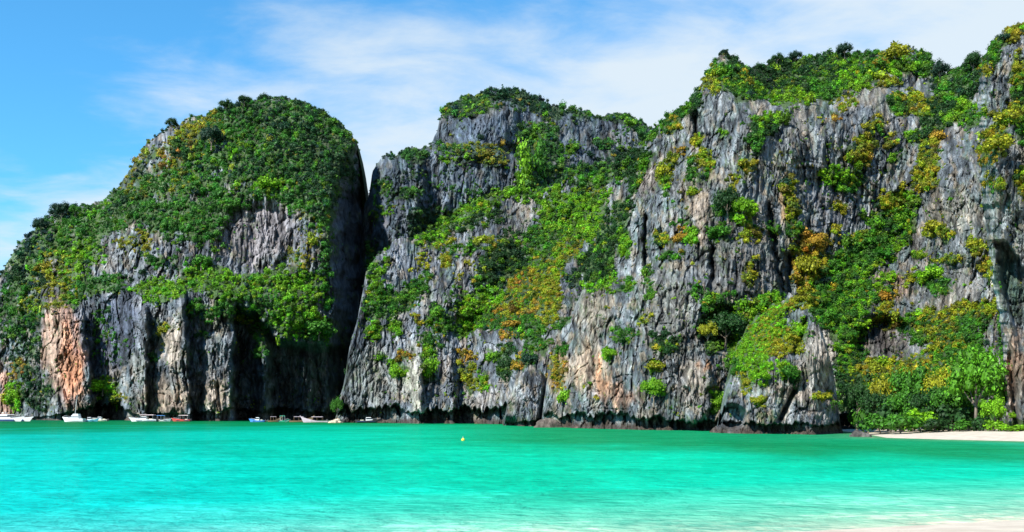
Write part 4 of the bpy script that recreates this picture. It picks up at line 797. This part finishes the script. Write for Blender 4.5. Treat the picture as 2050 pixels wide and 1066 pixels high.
b_ = N(t, 'ShaderNodeBump'); b_.inputs['Distance'].default_value = .5; t.links.new(math_node(t, 'ADD', math_node(t, 'MULTIPLY', w1, .45), w2), b_.inputs['Height'])
for q in (df, gl, fr): t.links.new(b_.outputs[0], q.inputs['Normal'])
t.links.new(math_node(t, 'MULTIPLY', fr.outputs[0], .14), mx.inputs[0]); t.links.new(df.outputs[0], mx.inputs[1]); t.links.new(gl.outputs[0], mx.inputs[2]); t.links.new(mx.outputs[0], o_.inputs[0])
sea = grid_mesh('sea_water', P, m, wc, smooth=True, flip=True); tag(sea, 'clear turquoise bay water over pale sand', None, None, 'structure')

# sand: a strip in front of the camera and the far beach, one sheet dipping under the water
m, t, p, o_ = new_mat('white_sand')
n1 = tnoise(t, .8, 6, .6); n2 = tnoise(t, 14, 4, .7)
c = mixc(t, ramp(t, n1, .3, .7), (0.46, 0.38, 0.29), (0.60, 0.52, 0.41)); c = mixc(t, math_node(t, 'MULTIPLY', ramp(t, n2, .35, .7), .35), c, (0.50, 0.42, 0.33))
t.links.new(c, p.inputs['Base Color']); p.inputs['Roughness'].default_value = .9; bump(t, p, n2, .03)
ys = np.unique(np.concatenate([[-400, -100, -40], np.arange(-20, 60, 1.0), np.arange(60, 190, 1.0)])); xs = np.unique(np.concatenate([np.arange(-100, 0, 5), np.arange(0, 130, 1.0), [160, 220]]))
GX, GY = np.meshgrid(xs, ys); sd = shore_dist(GX, GY)
z = np.where(sd > 0, -sd * .06, np.minimum(-sd * .055, 1.0 + .004 * -sd)) + .04 * fbm(GX / 6, GY / 6, 1, 3) * sstep(.5, 3, -sd); z = np.maximum(z, -2.0 - .0 * z)
sand = grid_mesh('sand_beach', np.stack([GX, GY, z], -1), m, None, smooth=True, flip=True); tag(sand, 'pale sand beach curving below the right hand cliffs', None, None, 'structure')
# the sea bed under everything
bed = grid_mesh('sea_bed', np.stack(np.meshgrid([-20000., 20000.], [-9000., 20000.]) + [np.full((2, 2), -2.4)], -1), m, None, flip=True); tag(bed, 'sandy sea bed below the bay', None, None, 'structure')

# ---- beach trees and bushes, standing on the sand
def beach(kind, px, D, rad, col, label, tall=1.0, k=None):
    plant(kind, px, 0, rad, col, None, label, G2, tall, z=.9, D=D, k=k)
beach('tree', 1952, 137, 54, 'm', 'largest bright green beach tree, its crown reaching towards the near pillar', 1.5, 0)
beach('tree', 1902, 144, 40, 'g', 'mid green tree left of the largest beach tree', 1.15, 1)
beach('tree', 1990, 131, 26, 'l', 'slim light green tree at the foot of the near pillar', 1.25, 2)
beach('tree', 1858, 147, 34, 'd', 'dark green tree behind the middle of the beach', 1.2, 3)
beach('tree', 1806, 150, 36, 'g', 'mid green tree behind the left half of the beach', 1.0, 0)
beach('tree', 1758, 152, 32, 'd', 'dark tree where the beach meets the rocks', 1.2, 1)
beach('tree', 1716, 157, 28, 'd', 'dark narrow tree in the shadow right of the pinnacle', 1.6, 2)
beach('tree', 1890, 153, 38, 'y', 'olive tree rising behind the mid green one', 1.6, 3)
beach('tree', 1826, 157, 42, 'g', 'tall leafy tree rising behind the left half of the beach', 1.5, 2)
beach('tree', 1778, 160, 36, 'y', 'olive tree rising behind the dark one at the start of the beach', 1.5, 1)
for px, D, rad, c, lb, tl in [(1762, 144, 30, 'g', 'green bush at the left end of the sand', .9), (1803, 141, 36, 'g', 'wide green bush on the sand below the tall leafy tree', .8), (1842, 143, 30, 'l', 'bright bush on the sand below the dark tree', 1.15),
                          (1872, 139, 27, 'd', 'dark green bush on the sand beside the bright one', .8), (1905, 140, 36, 'd', 'dark bush in the shade of the largest beach tree', 1.2), (1938, 135, 26, 'g', 'low green bush under the trunk of the largest beach tree', .7),
                          (1968, 133, 24, 'd', 'dark bush between the largest beach tree and the near pillar', 1.1), (1990, 129, 24, 'l', 'yellow green bush in front of the near pillar', .8), (2024, 127, 26, 'l', 'lime green bush spreading on the sand under the near pillar', .45), (2062, 126, 22, 'l', 'lime green bush cut off by the right edge of the picture', .6), (1738, 147, 24, 'd', 'low dark bush beside the black hollow at the start of the beach', .8)]:
    beach('shrub', px, D, rad, c, lb, tl)
for px, D, rad, c, lb, tl in [(1784, 149, 34, 'd', 'dark bush filling the gap behind the left end of the sand', 1.3), (1824, 148, 36, 'g', 'mid green bush filling the gap below the tall leafy tree', 1.4), (1862, 150, 34, 'm', 'fresh green bush rising behind the dark tree', 1.9),
                              (1925, 146, 36, 'm', 'fresh green bush to the left of the largest beach tree', 1.8), (1978, 140, 28, 'g', 'mid green bush behind the slim light green tree', 1.9), (1730, 158, 30, 'g', 'mid green bush in the corner behind the pinnacle', 1.8)]:
    beach('shrub', px, D, rad, c, lb, tl)
plant('tree', 676, 0, 13, 'g', None, 'small green tree on the pale rock at the mouth of the dark gap', G1, 1.6, z=1.5, D=350)

# ------------------------------------------------------------------ loose boulders
def boulder(px, D, w, h, dpt, label, seed, tone=(1, 1, 1), col=(.22, .22, .22), z=-.5):
    v, f = ico(4); v = v.copy(); n = fbm(v[:, 0] * 1.2 + seed, v[:, 1] * 1.2, v[:, 2] * 1.2, 4)[:, None]; c = worley(v[:, 0] * 1.8 + seed + 3, v[:, 2] * 2.4 + 5)[2][:, None]
    v = v * (1 + .22 * n + .14 * (c - .5)); v *= np.array((w / 2, dpt / 2, h)); v[:, 2] = np.maximum(v[:, 2], -1)
    me = bpy.data.meshes.new('boulder'); me.from_pydata([tuple(q) for q in v], [], f); me.update()
    a = me.attributes.new('col', 'FLOAT_COLOR', 'POINT'); cc = np.ones((len(v), 4), np.float32)
    cc[:, :3] = np.array(col) * (1 + .5 * fbm(v[:, 0] * .8, v[:, 1] * .8, v[:, 2] * .8, 3)[:, None]); a.data.foreach_set('color', np.clip(cc, .02, 1).reshape(-1)); me.materials.append(MR['near'])
    o = bpy.data.objects.new('boulder', me); COL.objects.link(o); o.location = ((px - CX) / FPX * D, D, z); tag(o, label, 'boulder', 'loose boulders at the waterline'); return o
boulder(1098, 226, 6.4, 2.3, 4.5, 'brown boulder in the water right below the squat rock buttress', 1, col=(.15, .12, .10))
boulder(1152, 216, 2.2, 1.1, 2, 'small dark boulder just right of the brown one', 2, col=(.10, .07, .06))
boulder(672, 350, 5.2, 1.8, 5, 'pale sunlit rock at the mouth of the dark gap', 3, col=(.62, .50, .36))
boulder(1722, 132, 3.0, 1.2, 2.5, 'low dark rock where the sand begins', 4, col=(.10, .09, .08))
boulder(1745, 128, 1.8, .5, 1.4, 'small brown rock half buried at the left tip of the sand', 5, col=(.22, .17, .13))

# ------------------------------------------------------------------ boats
PM = {}
def paint(c):
    if c not in PM:
        PM[c] = plain('painted_surface', {'white': (.78, .78, .78), 'cream': (.72, .66, .50), 'navy': (.02, .04, .13), 'blue': (.06, .25, .62), 'aqua': (.15, .55, .68), 'red': (.55, .08, .06), 'green': (.04, .36, .22),
            'wood': (.28, .17, .09), 'dark': (.03, .03, .035), 'glass': (.02, .03, .04), 'pink': (.72, .56, .56), 'steel': (.5, .5, .52), 'yellow': (.75, .62, .05), 'mauve': (.48, .40, .44)}[c], .35 if c in ('white', 'glass', 'navy', 'steel') else .6)
    return PM[c]
def part(name, V, F, mat, parent):
    me = bpy.data.meshes.new(name); me.from_pydata([tuple(v) for v in V], [], F); me.update(); me.materials.append(paint(mat))
    o = bpy.data.objects.new(name, me); COL.objects.link(o); o.parent = parent; return o
def hull(L, B, H, rise=.5, draft=.35, stern=.8, sharp=2.2, n=15):
    """lofted boat hull with an inner deck, bow towards +x"""
    V, F = [], []; m = 7
    for i in range(n):
        u = i / (n - 1); x = -L / 2 + L * u; w = B / 2 * (stern + (1 - stern) * min(1, u * 3)) * (1 - max(0, (u - .45) / .55) ** sharp); w = max(w, .02); sh = H + rise * max(0, u - .35) ** 2 / .42; k = draft * (1 - max(0, (u - .6) / .4) ** 2 * .8)
        xo = .12 * L * max(0, u - .7) / .3
        ring = [(-w, sh), (-w * .92, sh * .35), (-w * .6, -k * .7), (0, -k), (w * .6, -k * .7), (w * .92, sh * .35), (w, sh)]
        for (y, z_) in ring: V.append((x + xo * (z_ + k) / (sh + k), y, z_))
    for i in range(n - 1):
        for j in range(m - 1): F.append((i * m + j, (i + 1) * m + j, (i + 1) * m + j + 1, i * m + j + 1))
    F.append(tuple(range(m))); b = len(V)
    for i in range(n):
        q = V[i * m]; q2 = V[i * m + m - 1]; V += [(q[0], q[1] * .88, q[2]), (q2[0], q2[1] * .88, q2[2]), (q[0], q[1] * .85, q[2] - .28 * H), (q2[0], q2[1] * .85, q2[2] - .28 * H)]
    for i in range(n - 1):
        a, c_ = b + 4 * i, b + 4 * (i + 1)
        F += [(i * m, a, c_, (i + 1) * m), (a, a + 2, c_ + 2, c_), (a + 2, a + 3, c_ + 3, c_ + 2), (a + 3, a + 1, c_ + 1, c_ + 3), (a + 1, i * m + m - 1, (i + 1) * m + m - 1, c_ + 1)]
    return V, F
def wedge(x0, x1, w0, w1, z0, z1, sl=.25, sb=.05):
    """cabin: a box with raked front and back and narrower roof"""
    d = (x1 - x0); V = [(x0, -w0, z0), (x1, -w0 * .85, z0), (x1, w0 * .85, z0), (x0, w0, z0), (x0 + sb * d, -w1, z1), (x1 - sl * d, -w1 * .9, z1), (x1 - sl * d, w1 * .9, z1), (x0 + sb * d, w1, z1)]
    return V, [(0, 3, 2, 1), (4, 5, 6, 7), (0, 1, 5, 4), (1, 2, 6, 5), (2, 3, 7, 6), (3, 0, 4, 7)]
def band(x0, x1, w, z0, z1, sl):
    return wedge(x0, x1, w, w * .97, z0, z1, sl, .02)
def rod(a, b, r=.05, seg=6):
    V, F = [], []; tube(V, F, [a, b], [r, r], seg); return V, F
def boat(name, px, D, rz, label, cat='boat', group='boats moored under the left cliffs'):
    e = bpy.data.objects.new(name, None); COL.objects.link(e); e.location = ((px - CX) / FPX * D, D, 0.02); e.rotation_euler = (0, 0, math.radians(rz)); tag(e, label, cat, group); return e
def speedboat(px, D, rz, L, label, hc='white', can=None, cabin=True, motors=2, name='speedboat'):
    e = boat(name, px, D, rz, label); h = part('hull', *hull(L, L * .27, .055 * L + .35, .5 + .03 * L), hc, e)
    s = part('hull_stripe', *band(-L * .49, L * .30, L * .137, .38, .52, .02), 'navy' if hc != 'navy' else 'white', h)
    Hh = .055 * L + .35
    if cabin:
        c = part('cabin', *wedge(-L * .12, L * .22, L * .10, L * .08, Hh - .15, Hh + 1.15, .35), 'white', e); part('windscreen', *band(-L * .10, L * .20, L * .098, Hh + .45, Hh + .95, .22), 'glass', c)
    if can:
        part('canopy', *wedge(-L * .42, L * .16, L * .125, L * .115, Hh + 1.75, Hh + 1.92, .05, .03), can, e)
        for sx in (-.38, -.12, .12):
            for sy in (-1, 1): part('post', *rod((L * sx, sy * L * .115, Hh - .1), (L * sx, sy * L * .11, Hh + 1.78), .04), 'steel', e)
    for k in range(motors): part('outboard_motor', *wedge(-L * .5 - .55, -L * .5 + .02, .22, .18, -.3, Hh + .35, .2, .1), 'dark', e).location.y = (k - (motors - 1) / 2) * .7
    for sy in (-1, 1): part('bow_rail', *rod((L * .15, sy * L * .10, Hh + .5), (L * .5, sy * L * .02, Hh + .75), .035), 'steel', e)
    part('seat', *wedge(-L * .36, -L * .2, L * .09, L * .09, Hh - .3, Hh + .25, .1), 'cream', e)
    return e
def longtail(px, D, rz, L, label, hc='wood', can='mauve'):
    e = boat('longtail_boat', px, D, rz, label); part('hull', *hull(L, L * .15, .55, 1.7, .25, .6, 1.6), hc, e)
    part('prow', *rod((L * .52, 0, 1.3), (L * .64, 0, 2.6), .10), hc, e)
    part('canopy', *wedge(-L * .3, L * .16, L * .075, L * .065, 2.0, 2.14, .03, .03), can, e)
    for sx in (-.28, -.06, .14):
        for sy in (-1, 1): part('post', *rod((L * sx, sy * L * .066, .4), (L * sx, sy * L * .066, 2.02), .035), 'wood', e)
    part('engine', *wedge(-L * .5, -L * .42, .25, .22, .6, 1.15, .1), 'dark', e); part('propeller_shaft', *rod((-L * .5, 0, .8), (-L * .68, 0, -.1), .04), 'steel', e)
    part('seat', *wedge(-L * .1, -L * .04, L * .06, L * .06, .4, .55, .05), 'wood', e)
    return e
def catamaran(px, D, rz, L, label):
    e = boat('catamaran', px, D, rz, label)
    for sy in (-1, 1):
        h = part('hull', *hull(L, L * .15, 1.25, .8, .4, .8, 1.8), 'white', e); h.location.y = sy * L * .19; st = part('hull_stripe', *band(-L * .49, L * .34, L * .078, .15, .85, .03), 'navy', h)
    part('deck', *wedge(-L * .44, L * .22, L * .22, L * .22, 1.1, 1.35, .05), 'white', e)
    c = part('cabin', *wedge(-L * .32, L * .16, L * .18, L * .15, 1.35, 2.6, .35), 'white', e); part('window_band', *band(-L * .29, L * .15, L * .178, 1.75, 2.3, .22), 'glass', c)
    part('roof', *wedge(-L * .42, L * .06, L * .17, L * .15, 2.75, 2.95, .12), 'white', e)
    for sy in (-1, 1):
        part('post', *rod((-L * .38, sy * L * .15, 1.3), (-L * .38, sy * L * .15, 2.8), .05), 'steel', e); part('bow_rail', *rod((L * .1, sy * L * .2, 1.9), (L * .5, sy * L * .19, 2.3), .04), 'steel', e)
    part('mast', *rod((-L * .12, 0, 2.9), (-L * .18, 0, 5.0), .07), 'white', e); part('radar_arch', *wedge(-L * .2, -L * .14, L * .1, L * .09, 3.5, 3.7, .1), 'white', e)
    return e
catamaran(20, 425, -12, 15.0, 'white and navy catamaran at the left edge of the picture below the orange strip')
yb = boat('motor_yacht', 149, 395, 172, 'tall white motor yacht with a mast, below the big orange scar')
part('hull', *hull(8.4, 2.9, 1.35, .7), 'white', yb); cb_ = part('cabin', *wedge(-2.4, 2.0, 1.1, .95, 1.2, 2.6, .3), 'white', yb); part('window_band', *band(-2.2, 1.9, 1.09, 1.75, 2.2, .2), 'glass', cb_)
part('flybridge', *wedge(-2.2, .6, .9, .85, 2.62, 3.2, .2), 'white', yb); part('mast', *rod((-.3, 0, 3.1), (-1.2, 0, 10.5), .07), 'white', yb); part('bow_rail', *rod((1.6, -.9, 2.0), (4.6, -.1, 2.5), .04), 'steel', yb)
speedboat(179, 398, 4, 6.2, 'low open boat with a pale blue hull touching the tall white yacht', 'aqua', None, True, 1)
speedboat(200, 440, 176, 7.0, 'cream coloured speedboat in front of the dark sea cave', 'cream', None, True, 1)
speedboat(289, 410, 178, 10.6, 'long white speedboat under a pale pink canopy', 'white', 'pink', True, 2)
speedboat(326, 415, 6, 5.8, 'small speedboat with a blue cover beside the pink canopy boat', 'white', 'blue', False, 1)
speedboat(364, 420, 176, 7.4, 'small red boat with a pale cover below the tan buttress', 'red', 'pink', False, 1)
speedboat(516, 385, 174, 5.8, 'small blue boat with a white cabin in the shade of the dome', 'blue', None, True, 1)
longtail(549, 392, 20, 5.0, 'short wooden longtail boat in the shade, next to the small blue boat')
speedboat(568, 386, 5, 3.6, 'small green boat in the middle of the shaded moorings', 'green', 'green', False, 1)
longtail(601, 384, 10, 8.4, 'dark wooden longtail boat nearest the water in the shaded moorings', 'wood', 'mauve')
longtail(632, 368, 176, 9.4, 'pale mauve roofed longtail boat left of the sunlit rock', 'mauve', 'mauve')
speedboat(738, 348, 3, 8.2, 'black hulled boat with a white deck box under the undercut cliff', 'dark', None, True, 1)
# buoy
b = boat('buoy', 927, 112, 0, 'tiny yellow mooring buoy floating alone in the middle of the bay', 'buoy', None)
v, f = ico(3); part('float', v * np.array((.2, .2, .19)) + np.array((0, 0, .08)), f, 'yellow', b); part('ring', *rod((0, 0, .28), (0, 0, .45), .04), 'steel', b)
for o in bpy.data.objects:
    if o.name.startswith('boulder') or o.name.startswith('float'):
        o.data.polygons.foreach_set('use_smooth', [True] * len(o.data.polygons))
